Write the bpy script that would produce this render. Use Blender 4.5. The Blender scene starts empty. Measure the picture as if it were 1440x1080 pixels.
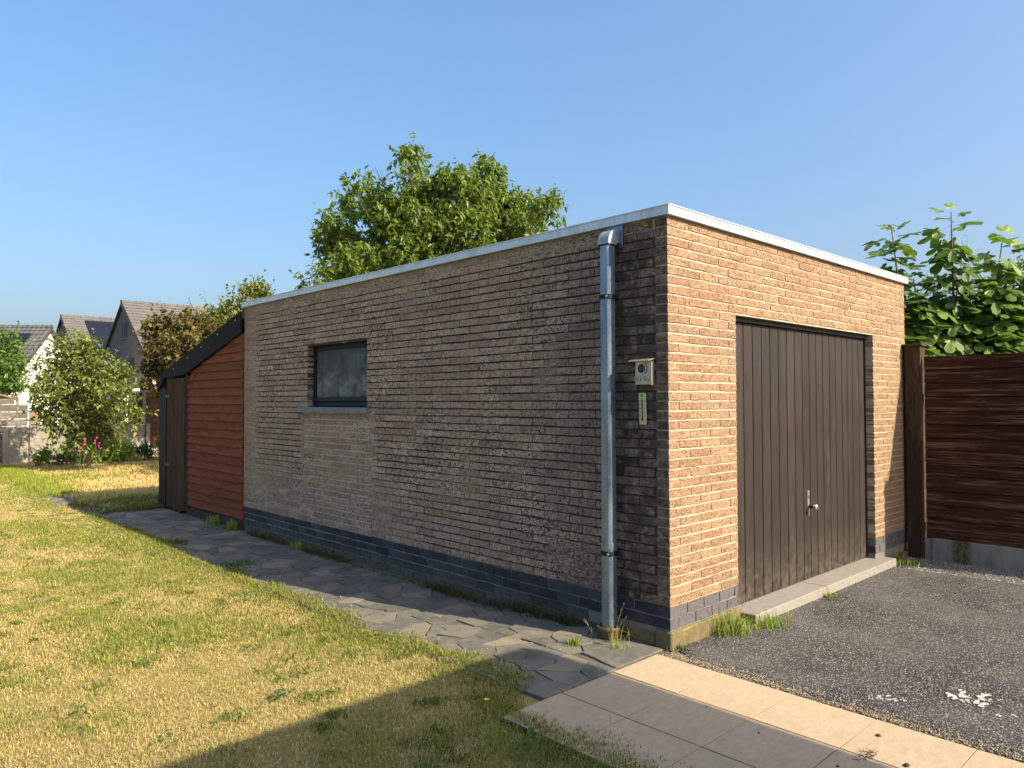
import bpy, math, random
import numpy as np
from mathutils import Vector, Matrix
random.seed(7)
RNG = np.random.default_rng(11)
sc = bpy.context.scene
COL = sc.collection

# ------------------------------------------------------------------ camera
cd = bpy.data.cameras.new('camera'); cam = bpy.data.objects.new('camera', cd); COL.objects.link(cam)
cd.sensor_width = 36.0; cd.sensor_fit = 'HORIZONTAL'; cd.lens = 36.0 * 1040.49 / 1440.0
cd.clip_start = 0.05; cd.clip_end = 2000
yw, pt, rl = math.radians(46.5334), math.radians(1.2618), math.radians(-0.1994)
F_ = Vector((math.cos(yw) * math.cos(pt), math.sin(yw) * math.cos(pt), math.sin(pt)))
R_ = Vector((math.sin(yw), -math.cos(yw), 0)); U_ = R_.cross(F_)
R2 = R_ * math.cos(rl) + U_ * math.sin(rl); U2 = U_ * math.cos(rl) - R_ * math.sin(rl)
mt = Matrix((R2, U2, -F_)).transposed().to_4x4(); mt.translation = Vector((-4.0118, -2.7645, 1.6))
cam.matrix_world = mt
sc.camera = cam

# ------------------------------------------------------------------ light
LX, LY = -0.355, 1.42                                   # sunlight travels (LX, LY, -1)
L = Vector((LX, LY, -1)).normalized()
SUN_EL = math.atan2(1.0, math.hypot(LX, LY))
sun_dir = -L
W = bpy.data.worlds.new('World'); sc.world = W; W.use_nodes = True
wn, wl = W.node_tree.nodes, W.node_tree.links
bg = wn['Background']
sky = wn.new('ShaderNodeTexSky'); sky.sky_type = 'NISHITA'; sky.sun_disc = False
sky.sun_elevation = SUN_EL
sky.sun_rotation = math.atan2(sun_dir.x, sun_dir.y)
sky.altitude = 20; sky.air_density = 1.0; sky.dust_density = 6.0; sky.ozone_density = 4.0
gm = wn.new('ShaderNodeGamma'); hs_ = wn.new('ShaderNodeHueSaturation'); gm.inputs[1].default_value = .68; hs_.inputs['Saturation'].default_value = 1.40
wl.new(sky.outputs[0], gm.inputs[0]); wl.new(gm.outputs[0], hs_.inputs['Color']); wl.new(hs_.outputs[0], bg.inputs[0]); bg.inputs[1].default_value = 0.142
sd = bpy.data.lights.new('sun', 'SUN'); so = bpy.data.objects.new('sun', sd); COL.objects.link(so)
sd.energy = 3.25; sd.angle = math.radians(0.53); sd.color = (1.0, 0.855, 0.655)
so.rotation_euler = L.to_track_quat('-Z', 'Y').to_euler(); so.location = (3, -10, 12)
sc.view_settings.view_transform = 'Standard'; sc.view_settings.look = 'None'
sc.view_settings.exposure = 1.6; sc.view_settings.gamma = 1.0
try: sc.view_settings.use_curve_mapping = False
except Exception: pass

# ------------------------------------------------------------------ helpers
def tagit(o, label=None, cat=None, group=None, kind=None):
    if label: o['label'] = label
    if cat: o['category'] = cat
    if group: o['group'] = group
    if kind: o['kind'] = kind
    return o
def empty(name, loc=(0, 0, 0), label=None, cat=None, group=None, kind=None):
    o = bpy.data.objects.new(name, None); COL.objects.link(o); o.location = loc
    o.empty_display_size = 0.1
    return tagit(o, label, cat, group, kind)
def link(name, me, parent=None, loc=None, rot=None, scl=None):
    o = bpy.data.objects.new(name, me); COL.objects.link(o)
    if loc is not None: o.location = loc
    if rot is not None: o.rotation_euler = rot
    if scl is not None: o.scale = scl
    if parent is not None: o.parent = parent
    return o

class MB:
    def __init__(s): s.v = []; s.f = []
    def add(s, vs, fs):
        b = len(s.v); s.v += [tuple(map(float, p)) for p in vs]; s.f += [tuple(i + b for i in q) for q in fs]; return s
    def box(s, a, b, ch=0.0):
        x0, y0, z0 = [min(a[i], b[i]) for i in range(3)]; x1, y1, z1 = [max(a[i], b[i]) for i in range(3)]
        vs = [(x0,y0,z0),(x1,y0,z0),(x1,y1,z0),(x0,y1,z0),(x0,y0,z1),(x1,y0,z1),(x1,y1,z1),(x0,y1,z1)]
        return s.add(vs, [(0,3,2,1),(4,5,6,7),(0,1,5,4),(1,2,6,5),(2,3,7,6),(3,0,4,7)])
    def prism(s, pts, axis, a, b):
        # polygon pts (2D) extruded along axis from a to b
        n = len(pts)
        def P(p, w): 
            return [(w, p[0], p[1]), (p[0], w, p[1]), (p[0], p[1], w)][axis]
        vs = [P(p, a) for p in pts] + [P(p, b) for p in pts]
        fs = [tuple(range(n))[::-1], tuple(range(n, 2 * n))] + [(i, (i + 1) % n, n + (i + 1) % n, n + i) for i in range(n)]
        return s.add(vs, fs)
    def tube(s, pts, rad, n=8, cap=True):
        pts = [Vector(p) for p in pts]; rings = []
        up = Vector((0, 0, 1))
        for i, p in enumerate(pts):
            d = (pts[min(i + 1, len(pts) - 1)] - pts[max(i - 1, 0)])
            d = d.normalized() if d.length > 1e-9 else Vector((0, 0, 1))
            a = d.cross(up) if abs(d.z) < 0.95 else d.cross(Vector((1, 0, 0)))
            a.normalize(); b = d.cross(a)
            r = rad[i] if hasattr(rad, '__len__') else rad
            rings.append([p + a * (r * math.cos(2 * math.pi * k / n)) + b * (r * math.sin(2 * math.pi * k / n)) for k in range(n)])
        vs = [q for ring in rings for q in ring]; fs = []
        for i in range(len(pts) - 1):
            for k in range(n):
                fs.append((i*n+k, i*n+(k+1) % n, (i+1)*n+(k+1) % n, (i+1)*n+k))
        if cap: fs += [tuple(range(n))[::-1], tuple((len(pts)-1)*n+k for k in range(n))]
        return s.add(vs, fs)
    def cyl(s, a, b, r, n=16): return s.tube([a, b], r, n)
    def lathe(s, c, prof, n=20):
        vs = []; fs = []
        for r, z in prof:
            for k in range(n):
                t = 2 * math.pi * k / n; vs.append((c[0] + r * math.cos(t), c[1] + r * math.sin(t), c[2] + z))
        for i in range(len(prof) - 1):
            for k in range(n): fs.append((i*n+k, i*n+(k+1) % n, (i+1)*n+(k+1) % n, (i+1)*n+k))
        return s.add(vs, fs)
    def mesh(s, name, mat, smooth=False, bevel=0.0):
        me = bpy.data.meshes.new(name); me.from_pydata(s.v, [], s.f)
        if mat: me.materials.append(mat)
        import bmesh
        bm = bmesh.new(); bm.from_mesh(me)
        bmesh.ops.recalc_face_normals(bm, faces=bm.faces)
        if bevel > 0:
            es = [e for e in bm.edges if len(e.link_faces) == 2 and e.calc_face_angle(0) > 0.5]
            bmesh.ops.bevel(bm, geom=es, offset=bevel, segments=1, affect='EDGES', profile=0.5)
        bm.to_mesh(me); bm.free()
        if smooth: me.shade_smooth()
        return me
    def obj(s, name, mat, parent=None, smooth=False, bevel=0.0, loc=None):
        return link(name, s.mesh(name, mat, smooth, bevel), parent, loc)

def np_mesh(name, V, Fc, mat, attrs=None, smooth=False):
    """V (n,3), Fc (m,k) all faces with k corners"""
    V = np.asarray(V, np.float32); Fc = np.asarray(Fc, np.int32)
    me = bpy.data.meshes.new(name); m, k = Fc.shape
    me.vertices.add(len(V)); me.vertices.foreach_set('co', V.ravel())
    me.loops.add(m * k); me.loops.foreach_set('vertex_index', Fc.ravel())
    me.polygons.add(m); me.polygons.foreach_set('loop_start', np.arange(0, m * k, k, dtype=np.int32))
    me.polygons.foreach_set('loop_total', np.full(m, k, np.int32))
    me.update(calc_edges=True)
    if mat: me.materials.append(mat)
    for nm, (typ, dat) in (attrs or {}).items():
        a = me.attributes.new(nm, typ, 'POINT')
        a.data.foreach_set('color' if typ == 'FLOAT_COLOR' else ('vector' if typ == 'FLOAT_VECTOR' else 'value'), np.asarray(dat, np.float32).ravel())
    if smooth: me.shade_smooth()
    else: me.shade_flat()
    return me

def vnoise(x, y, seed=0):
    """2D value noise, 0..1"""
    r = np.random.default_rng(seed).random((256, 256))
    xi, yi = np.floor(x).astype(int), np.floor(y).astype(int); fx, fy = x - xi, y - yi
    fx = fx*fx*(3-2*fx); fy = fy*fy*(3-2*fy)
    a = r[xi % 256, yi % 256]; b = r[(xi+1) % 256, yi % 256]; c = r[xi % 256, (yi+1) % 256]; d = r[(xi+1) % 256, (yi+1) % 256]
    return (a*(1-fx)+b*fx)*(1-fy)+(c*(1-fx)+d*fx)*fy
def sstep(a, b, x):
    t = np.clip((x-a)/(b-a), 0, 1); return t*t*(3-2*t)
def zg(x, y):
    """height of the garden ground"""
    y = np.asarray(y, float); x = np.asarray(x, float)
    return -0.05 * sstep(0.3, 2.2, y) * 1.0 - 0.03 * sstep(2.2, 6.0, y)*sstep(-3.0, -0.5, -np.abs(x)*0 - 0.5) * 0

# ------------------------------------------------------------------ materials
class M:
    def __init__(s, name):
        s.m = bpy.data.materials.new(name); s.m.use_nodes = True; s.nt = s.m.node_tree
        s.n = s.nt.nodes; s.l = s.nt.links; s.b = s.n['Principled BSDF']
        s.b.inputs['Specular IOR Level'].default_value = 0.35
        s._pos = None
    def put(s, sock, val):
        if hasattr(val, 'is_output') or isinstance(val, bpy.types.NodeSocket): s.l.new(val, sock)
        else:
            if isinstance(val, (tuple, list)) and len(val) == 3 and sock.type == 'RGBA': val = (*val, 1)
            sock.default_value = val
    def pos(s, scale=(1, 1, 1), obj=False):
        g = s.n.new('ShaderNodeTexCoord').outputs['Object'] if obj else s.n.new('ShaderNodeNewGeometry').outputs['Position']
        if scale == (1, 1, 1): return g
        v = s.n.new('ShaderNodeVectorMath'); v.operation = 'MULTIPLY'; s.l.new(g, v.inputs[0]); v.inputs[1].default_value = scale
        return v.outputs[0]
    def noise(s, scale=5, detail=3, rough=.55, vec=None, dist=0):
        t = s.n.new('ShaderNodeTexNoise'); t.inputs['Scale'].default_value = scale; t.inputs['Detail'].default_value = detail
        t.inputs['Roughness'].default_value = rough; t.inputs['Distortion'].default_value = dist
        s.l.new(vec if vec is not None else s.pos(), t.inputs['Vector']); return t.outputs[0]
    def voro(s, scale=5, vec=None, feat='F1', out='Distance', rnd=1):
        t = s.n.new('ShaderNodeTexVoronoi'); t.feature = feat; t.inputs['Scale'].default_value = scale; t.inputs['Randomness'].default_value = rnd
        s.l.new(vec if vec is not None else s.pos(), t.inputs['Vector']); return t.outputs[out]
    def ramp(s, fac, stops):
        t = s.n.new('ShaderNodeValToRGB'); cr = t.color_ramp
        while len(cr.elements) < len(stops): cr.elements.new(0.5)
        for e, (p, c) in zip(cr.elements, stops):
            e.position = p; e.color = (c, c, c, 1) if not isinstance(c, (tuple, list)) else (*c, 1)
        s.put(t.inputs[0], fac); return t.outputs[0]
    def mix(s, fac, a, b, mode='MIX'):
        t = s.n.new('ShaderNodeMix'); t.data_type = 'RGBA'; t.blend_type = mode
        s.put(t.inputs[0], fac); s.put(t.inputs[6], a); s.put(t.inputs[7], b); return t.outputs[2]
    def math(s, op, a, b=0.0, c=0.0, clamp=False):
        t = s.n.new('ShaderNodeMath'); t.operation = op; t.use_clamp = clamp
        s.put(t.inputs[0], a); s.put(t.inputs[1], b); s.put(t.inputs[2], c); return t.outputs[0]
    def attr(s, name, typ='GEOMETRY', out='Fac'):
        t = s.n.new('ShaderNodeAttribute'); t.attribute_type = typ; t.attribute_name = name; return t.outputs[out]
    def both(s, name): return s.math('ADD', s.attr(name), s.attr(name, 'OBJECT'))
    def sep(s, v):
        t = s.n.new('ShaderNodeSeparateXYZ'); s.l.new(v, t.inputs[0]); return t.outputs
    def mr(s, v, a, b, c=0., d=1., smooth=True):
        t = s.n.new('ShaderNodeMapRange'); t.interpolation_type = 'SMOOTHSTEP' if smooth else 'LINEAR'
        s.put(t.inputs[0], v)
        for i, q in enumerate((a, b, c, d)): t.inputs[i+1].default_value = q
        return t.outputs[0]
    def bump(s, h, strength=.4, dist=.004):
        t = s.n.new('ShaderNodeBump'); t.inputs['Strength'].default_value = strength; t.inputs['Distance'].default_value = dist
        s.put(t.inputs['Height'], h); s.l.new(t.outputs[0], s.b.inputs['Normal']); return t
    def fin(s, col=None, rough=.85, metal=None, spec=None):
        if col is not None: s.put(s.b.inputs['Base Color'], col)
        s.put(s.b.inputs['Roughness'], rough)
        if metal is not None: s.put(s.b.inputs['Metallic'], metal)
        if spec is not None: s.b.inputs['Specular IOR Level'].default_value = spec
        return s.m

def m_brick():
    m = M('tan_brick'); t = m.both('tint'); so_ = m.both('soot_and_shade'); ps = m.sep(m.pos())
    so_ = m.math('MAXIMUM', so_, m.math('MULTIPLY', m.math('MULTIPLY', m.mr(ps[0], .004, .007, 1, 0), m.mr(ps[1], .004, .008)), m.mr(ps[1], 6.0, 6.4, 1.1, .45)))
    c = m.ramp(t, [(0, (.30, .190, .118)), (.2, (.36, .225, .132)), (.4, (.40, .262, .160)), (.6, (.35, .242, .158)), (.75, (.33, .178, .118)), (.88, (.42, .285, .165)), (1, (.37, .215, .130))])
    big = m.noise(9, 3, .6)
    c = m.mix(m.math('MULTIPLY', m.ramp(big, [(.35, 0), (.7, 1)]), .35), c, (.27, .195, .12))
    pit = m.noise(55, 4, .7, m.pos((1, 1, 1.7)), .6)
    pitm = m.ramp(pit, [(.53, 0), (.58, 1)])
    c = m.mix(m.math('MULTIPLY', pitm, .5), c, (.17, .105, .06))
    crv = m.ramp(m.noise(34, 5, .8, m.pos((1, 1, 2.4)), 1.8), [(.555, 0), (.585, 1)]); c = m.mix(m.math('MULTIPLY', crv, .62), c, (.085, .055, .033))
    lt = m.ramp(m.noise(75, 3, .7), [(.56, 0), (.66, 1)]); c = m.mix(m.math('MULTIPLY', lt, .35), c, (.50, .38, .24))
    # weather side: pale film lifts its shaded tone, black algae in the hollows
    film = m.noise(1.3, 4, .6)
    shade_lift = m.math('MULTIPLY', so_, m.mr(film, .25, .75, .45, 1.0))
    c = m.mix(m.math('MULTIPLY', shade_lift, .72), c, m.mix(t, (.48, .355, .27), (.76, .58, .44)))
    blot = m.noise(34, 5, .75, m.pos((1, 1, 1.8)), 1.2)
    blm = m.math('MULTIPLY', m.math('MULTIPLY', m.ramp(blot, [(.495, 0), (.555, 1)]), so_), m.mr(film, .3, .7, .4, .95))
    c = m.mix(blm, c, (.070, .062, .052))
    dk = m.math('MULTIPLY', m.math('MULTIPLY', m.mr(ps[1], 1.8, .3), so_), m.mr(m.noise(2.2, 5, .7), .3, .62, .05, .45)); dk = m.math('MAXIMUM', dk, m.math('MULTIPLY', m.math('MULTIPLY', m.mr(ps[1], .62, .40), so_), m.mr(m.noise(6, 4, .7), .3, .6, .25, .8)))  # shade at the corner and behind the downpipe painted in as noisy dark stain
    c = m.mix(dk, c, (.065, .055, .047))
    h = m.math('SUBTRACT', m.noise(70, 4, .7, m.pos((1, 1, 2)), .8), m.math('MULTIPLY', pitm, .5))
    m.bump(m.math('SUBTRACT', h, m.math('MULTIPLY', crv, .8)), .9, .005)
    return m.fin(c, .92, spec=.15)
def m_mortar_light():
    m = M('light_mortar'); n = m.noise(120, 3, .6); g = m.noise(3, 3)
    c = m.mix(n, (.40, .325, .235), (.56, .465, .35)); c = m.mix(m.ramp(g, [(.5, 0), (.8, .5)]), c, (.42, .34, .24))
    c = m.mix(m.ramp(m.noise(60, 3), [(.58, 0), (.68, .6)]), c, (.30, .24, .17))
    m.bump(n, .8, .006); return m.fin(c, .95, spec=.15)
def m_mortar_side():
    m = M('weathered_mortar'); n = m.noise(110, 3, .6); p = m.sep(m.pos()); g = m.noise(1.6, 4, .6)
    y, z = p[1], p[2]
    # fresh joints: rebuilt field under the window, flashing course, strip at far end
    u = m.math('MULTIPLY', m.math('MULTIPLY', m.mr(y, 3.35, 3.55), m.mr(y, 4.8, 5.0, 1, 0)), m.mr(z, 1.46, 1.54, 1, 0))
    low = m.math('MULTIPLY', m.mr(y, 2.6, 3.6), m.mr(z, .5, 1.0, 1, 0))
    end = m.mr(y, 5.95, 6.2)
    top = m.math('MULTIPLY', m.mr(z, 2.70, 2.73), .7)
    k = m.math('MAXIMUM', m.math('MAXIMUM', u, m.math('MULTIPLY', low, .75)), m.math('MAXIMUM', m.math('MULTIPLY', end, .8), top))
    k = m.math('MAXIMUM', k, m.mr(g, .56, .72, 0, .55))
    k = m.math('MULTIPLY', k, m.mr(m.noise(14, 3), .3, .5, .45, 1))
    c = m.mix(k, m.mix(n, (.030, .027, .024), (.085, .075, .065)), m.mix(n, (.44, .40, .33), (.68, .62, .52)))
    m.bump(n, .9, .008); return m.fin(c, .96, spec=.15)
def m_plinth():
    m = M('blue_brick'); t = m.both('tint'); n = m.noise(40, 4, .65)
    c = m.ramp(t, [(0, (.018, .021, .030)), (.5, (.034, .038, .050)), (1, (.060, .064, .075))])
    d = m.noise(7, 4, .65); z = m.sep(m.pos())[2]
    c = m.mix(m.math('MULTIPLY', m.ramp(d, [(.45, 0), (.72, 1)]), .3), c, (.08, .08, .082))
    c = m.mix(m.math('MULTIPLY', m.mr(z, .16, -.03), m.mr(n, .35, .6, .1, .75)), c, (.14, .125, .07))
    m.bump(n, .5, .004); fr = m.mr(m.sep(m.pos())[1], .002, .012, .75, 0); c = m.mix(m.math('MULTIPLY', fr, m.mr(n, .3, .6, .5, 1)), c, (.135, .125, .125)); return m.fin(c, .7, spec=.25)  # front face painted paler: dust film plus its sunlit tone
def m_plmortar():
    m = M('plinth_mortar'); n = m.noise(90, 3); d = m.noise(2.2, 3); z = m.sep(m.pos())[2]
    c = m.mix(m.math('MULTIPLY', m.ramp(d, [(.3, .3), (.6, 1)]), m.mr(m.sep(m.pos())[1], .6, 3, .45, 1)), (.09, .085, .08), (.40, .39, .38))
    c = m.mix(m.mr(z, .12, 0), c, (.22, .19, .11)); c = m.mix(m.ramp(n, [(.5, 0), (.65, .5)]), c, (.09, .08, .06))
    m.bump(n, .7, .006); return m.fin(c, .95, spec=.15)
def m_plain(name, col, rough=.7, var=.25, sc_=20, bump=.3, metal=None, spec=None, stretch=(1, 1, 1), dark=None, bd=.003):
    m = M(name); n = m.noise(sc_, 4, .6, m.pos(stretch)); lo = tuple(q * (1 - var) for q in col); hi = tuple(min(1, q * (1 + var)) for q in col)
    c = m.mix(m.ramp(n, [(.3, 0), (.7, 1)]), lo, hi)
    if dark: c = m.mix(m.ramp(m.noise(sc_ * .2, 5, .7), [(.45, 0), (.7, .8)]), c, dark)
    if bump: m.bump(n, bump, bd)
    return m.fin(c, rough, metal, spec)
def m_wood(name, cols, streak=(1, 1, 1), scale=6, worn=None, wthr=(.5, .62), rough=.8, bump=.5, fine=1, wamt=.8, spec=.25, dist=.7):
    m = M(name); t = m.both('tint')
    off = m.n.new('ShaderNodeVectorMath'); off.operation = 'ADD'
    cmb = m.n.new('ShaderNodeCombineXYZ'); m.put(cmb.inputs[0], m.math('MULTIPLY', t, 7)); m.put(cmb.inputs[1], m.math('MULTIPLY', t, 7)); m.put(cmb.inputs[2], m.math('MULTIPLY', t, 13))
    m.l.new(m.pos(streak), off.inputs[0]); m.l.new(cmb.outputs[0], off.inputs[1]); v = off.outputs[0]
    n = m.noise(scale, 6, .65, v, dist); n2 = m.noise(scale * 3, 4, .6, v, .5)
    c = m.mix(m.ramp(n, [(.3, 0), (.7, 1)]), cols[0], cols[1])
    c = m.mix(m.math('MULTIPLY', m.ramp(n2, [(.52, 0), (.62, 1)]), .5), c, tuple(q * .35 for q in cols[0]))
    c = m.mix(m.math('MULTIPLY', t, .4), c, tuple(q*.45 for q in cols[0]))
    if worn:
        w = m.ramp(m.noise(scale * .8, 6, .75, v, dist), [(wthr[0], 0), (wthr[1], 1)])
        c = m.mix(m.math('MULTIPLY', w, wamt), c, worn)
    if name == 'brown_door_paint':
        z = m.sep(m.pos())[2]; c = m.mix(m.math('MULTIPLY', m.mr(z, .55, .08), m.mr(m.noise(14, 4, .7), .35, .7, 0, .55)), c, (.12, .10, .078))
    m.bump(m.math('ADD', n, n2), bump, .004); return m.fin(c, rough, spec=spec)
def m_leaf(name, stops, rough=.45, trans=.35, spec=.4):
    m = M(name); t = m.both('tint'); c = m.ramp(t, stops)
    c = m.mix(m.math('MULTIPLY', m.noise(30, 2), .3), c, tuple(q*1.4 for q in stops[-1][1]))
    tr = m.n.new('ShaderNodeBsdfTranslucent'); m.l.new(m.mix(.5, c, (.45, .6, .06), 'MULTIPLY') if False else c, tr.inputs[0])
    hs = m.n.new('ShaderNodeHueSaturation'); hs.inputs['Saturation'].default_value = 1.15; hs.inputs['Value'].default_value = 1.5; m.l.new(c, hs.inputs['Color']); m.l.new(hs.outputs[0], tr.inputs[0])
    mx = m.n.new('ShaderNodeMixShader'); mx.inputs[0].default_value = trans
    m.fin(c, rough, spec=spec); m.l.new(m.b.outputs[0], mx.inputs[1]); m.l.new(tr.outputs[0], mx.inputs[2])
    m.l.new(mx.outputs[0], m.n['Material Output'].inputs[0]); return m.m
def m_grass(name='grass_blades'):
    m = M(name); c = m.attr('gcol', out='Color')
    tr = m.n.new('ShaderNodeBsdfTranslucent'); m.l.new(c, tr.inputs[0])
    mx = m.n.new('ShaderNodeMixShader'); mx.inputs[0].default_value = .35
    m.fin(c, .7, spec=.2); m.l.new(m.b.outputs[0], mx.inputs[1]); m.l.new(tr.outputs[0], mx.inputs[2])
    m.l.new(mx.outputs[0], m.n['Material Output'].inputs[0]); return m.m
def m_slate():
    m = M('slate_stone'); t = m.both('tint'); n = m.noise(14, 5, .65); f = m.noise(90, 3, .6)
    c = m.ramp(t, [(0, (.075, .080, .075)), (.35, (.115, .120, .108)), (.6, (.155, .148, .120)), (.85, (.205, .178, .130)), (1, (.29, .24, .16))])
    c = m.mix(m.math('MULTIPLY', m.ramp(n, [(.35, 0), (.62, 1)]), .6), c, (.20, .175, .13)); c = m.mix(m.ramp(m.noise(3.1, 5, .7), [(.5, 0), (.68, .55)]), c, (.05, .055, .045))
    c = m.mix(m.math('MULTIPLY', m.ramp(f, [(.55, 0), (.7, 1)]), .35), c, (.08, .08, .075))
    m.bump(m.math('ADD', n, m.math('MULTIPLY', f, .4)), .6, .006); return m.fin(c, .75, spec=.3)
def m_tile():
    m = M('stone_tile'); n = m.noise(16, 6, .7, m.pos((1, 2.2, 1)), .8); f = m.noise(160, 3, .6); g = m.noise(2.5, 3)
    c = m.mix(m.ramp(n, [(.3, 0), (.7, 1)]), (.36, .278, .180), (.47, .370, .248))
    c = m.mix(m.ramp(g, [(.45, 0), (.75, .4)]), c, (.33, .25, .17))
    c = m.mix(m.math('MULTIPLY', m.ramp(f, [(.6, 0), (.68, 1)]), .4), c, (.26, .20, .14))
    m.bump(m.math('ADD', n, m.math('MULTIPLY', f, .5)), .3, .003); return m.fin(c, .7, spec=.3)
def m_asphalt():
    m = M('old_asphalt'); v = m.voro(105); vc = m.voro(105, out='Color'); f = m.noise(220, 4, .75); g = m.noise(1.2, 5, .6)
    r = m.sep(vc)[0]
    c = m.ramp(r, [(0, (.030, .030, .031)), (.35, (.080, .079, .078)), (.65, (.165, .160, .152)), (.88, (.31, .295, .27)), (1, (.52, .49, .45))])
    c = m.mix(m.ramp(v, [(.35, 0), (.62, 1)]), c, (.028, .027, .025))
    c = m.mix(m.ramp(g, [(.42, 0), (.70, .45)]), c, (.185, .175, .16))
    c = m.mix(m.ramp(m.noise(3.4, 4, .7), [(.58, 0), (.72, .35)]), c, (.035, .034, .033))
    m.bump(m.math('ADD', m.math('MULTIPLY', v, -1.2), m.math('MULTIPLY', f, .8)), 1.0, .006); return m.fin(c, .9, spec=.2)
def m_soil(name, a, b, c3, sc_=8):
    m = M(name); n = m.noise(sc_, 5, .7); f = m.noise(140, 3, .7)
    c = m.mix(m.ramp(n, [(.35, 0), (.65, 1)]), a, b); c = m.mix(m.ramp(f, [(.5, 0), (.7, .7)]), c, c3)
    m.bump(f, .8, .01); return m.fin(c, .95, spec=.1)
def m_zinc():
    m = M('zinc'); n = m.noise(9, 4, .6, m.pos((1, 1, .3))); f = m.noise(110, 2, .7)
    c = m.mix(m.ramp(n, [(.35, 0), (.65, 1)]), (.13, .19, .27), (.27, .35, .44)); c = m.mix(m.ramp(f, [(.62, 0), (.68, .6)]), c, (.75, .78, .8))
    m.bump(n, .15, .002); return m.fin(c, m.ramp(n, [(.3, .32), (.7, .5)]), metal=.75)
def m_roof_tile(name, col, row=.32, colw=.25, axis='x'):
    m = M(name); p = m.sep(m.pos((1, 1, 1), obj=True))
    u = m.math('FRACT', m.math('DIVIDE', p[0], colw)); w = m.math('FRACT', m.math('DIVIDE', p[1], row))
    hu = m.math('ABSOLUTE', m.math('SUBTRACT', u, .5))
    n = m.noise(2, 4, .6); f = m.noise(20, 3)
    c = m.mix(m.ramp(n, [(.35, 0), (.7, 1)]), tuple(q*.8 for q in col), tuple(q*1.2 for q in col))
    c = m.mix(m.math('MULTIPLY', f, .4), c, tuple(q*.5 for q in col))
    m.bump(m.math('ADD', hu, m.math('MULTIPLY', w, .8)), 1.0, .05); return m.fin(c, .8)
def m_far_brick(name, a, b, mortar, scale=4.5):
    m = M(name); t = m.n.new('ShaderNodeTexBrick'); g = m.n.new('ShaderNodeTexCoord'); s = m.sep(g.outputs['Object'])
    cmb = m.n.new('ShaderNodeCombineXYZ'); m.l.new(m.math('ADD', s[0], s[1]), cmb.inputs[0]); m.l.new(s[2], cmb.inputs[1])
    m.l.new(cmb.outputs[0], t.inputs['Vector'])
    t.inputs['Color1'].default_value = (*a, 1); t.inputs['Color2'].default_value = (*b, 1); t.inputs['Mortar'].default_value = (*mortar, 1)
    t.inputs['Scale'].default_value = 1; t.inputs['Brick Width'].default_value = .3; t.inputs['Row Height'].default_value = .12; t.inputs['Mortar Size'].default_value = .012
    c = m.mix(m.math('MULTIPLY', m.noise(1.1, 4), .35), t.outputs[0], tuple(q*.6 for q in a)); m.bump(t.outputs[1], -.5, .01); return m.fin(c, .9)

BR = m_brick(); MOL = m_mortar_light(); MOS = m_mortar_side(); PB = m_plinth(); PM = m_plmortar()
SLATE = m_slate(); TILE = m_tile(); ASPH = m_asphalt(); ZINC = m_zinc()
SOIL = m_soil('garden_soil', (.10, .075, .045), (.16, .12, .07), (.05, .04, .025))
THATCH = m_soil('lawn_thatch', (.36, .29, .12), (.28, .26, .09), (.13, .11, .04), 3)
COPE = m_plain('coping_metal', (.60, .65, .68), .42, .10, 30, .15, metal=.4, dark=(.42, .45, .46), stretch=(1, 1, .12))
DOORP = m_wood('brown_door_paint', ((.031, .025, .021), (.042, .033, .028)), (1, 1, .12), 9, (.10, .088, .075), (.58, .72), .55, .25, wamt=.6)
BLACKP = m_plain('black_paint', (.008, .008, .008), .7, .3, 30, .2)
NAVY = m_plain('dark_blue_frame', (.004, .008, .014), .6, .3, 30, .2)
DARKSTEEL = m_plain('lintel_steel', (.05, .03, .022), .6, .4, 40, .3)
BLUESTONE = m_plain('bluestone', (.20, .21, .22), .7, .25, 60, .5, dark=(.10, .11, .11))
CONC = m_plain('concrete_sill', (.225, .21, .185), .9, .18, 25, .5, dark=(.24, .22, .18))
CONCW = m_plain('garden_concrete', (.27, .24, .195), .9, .22, 8, .6, dark=(.17, .16, .13), bd=.01)
def m_gravelboard():
    m = M('mossy_concrete'); n = m.noise(5, 5, .65, m.pos((1, 1, .25))); f = m.noise(40, 4, .6)
    c = m.mix(m.ramp(n, [(.35, 0), (.65, 1)]), (.16, .165, .155), (.30, .31, .30))
    y = m.sep(m.pos())[1]
    band = m.math('MULTIPLY', m.mr(y, -.62, -.54), m.mr(y, -.42, -.50, 1, 0) if False else m.mr(y, -.50, -.40, 1, 0))
    k = m.math('MULTIPLY', m.math('MAXIMUM', m.math('MULTIPLY', band, 1.3), m.ramp(m.noise(3, 4), [(.55, 0), (.7, .5)])), m.mr(f, .35, .6, .3, 1))
    c = m.mix(k, c, (.075, .072, .02)); m.bump(f, .5, .004); return m.fin(c, .9)
GBOARD = m_gravelboard()
RED = m_wood('red_cladding', ((.195, .064, .034), (.24, .080, .043)), (1, .12, 1), 10, (.15, .10, .05), (.62, .8), .85, .25, wamt=.4, spec=.08)
SHEDDOOR = m_wood('weathered_shed_plank', ((.055, .034, .019), (.12, .078, .048)), (1, 3, .12), 14, (.20, .16, .12), (.56, .72), .95, .9, spec=.1)
FASCIA = m_plain('bitumen_fascia', (.017, .017, .017), .8, .25, 30, .25, spec=.15)
SKIRT = m_plain('shed_skirting', (.045, .030, .026), .8, .3, 20, .4)
FENCE = m_wood('stained_fence_board', ((.045, .018, .010), (.085, .034, .019)), (1, .05, 1), 46, (.20, .135, .095), (.50, .64), .85, .5, wamt=.7, spec=.06, dist=.05)
FPOST = m_wood('fence_post_wood', ((.050, .026, .012), (.075, .042, .022)), (1, 1, .10), 20, (.10, .085, .045), (.5, .66), .8, .8)
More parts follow.
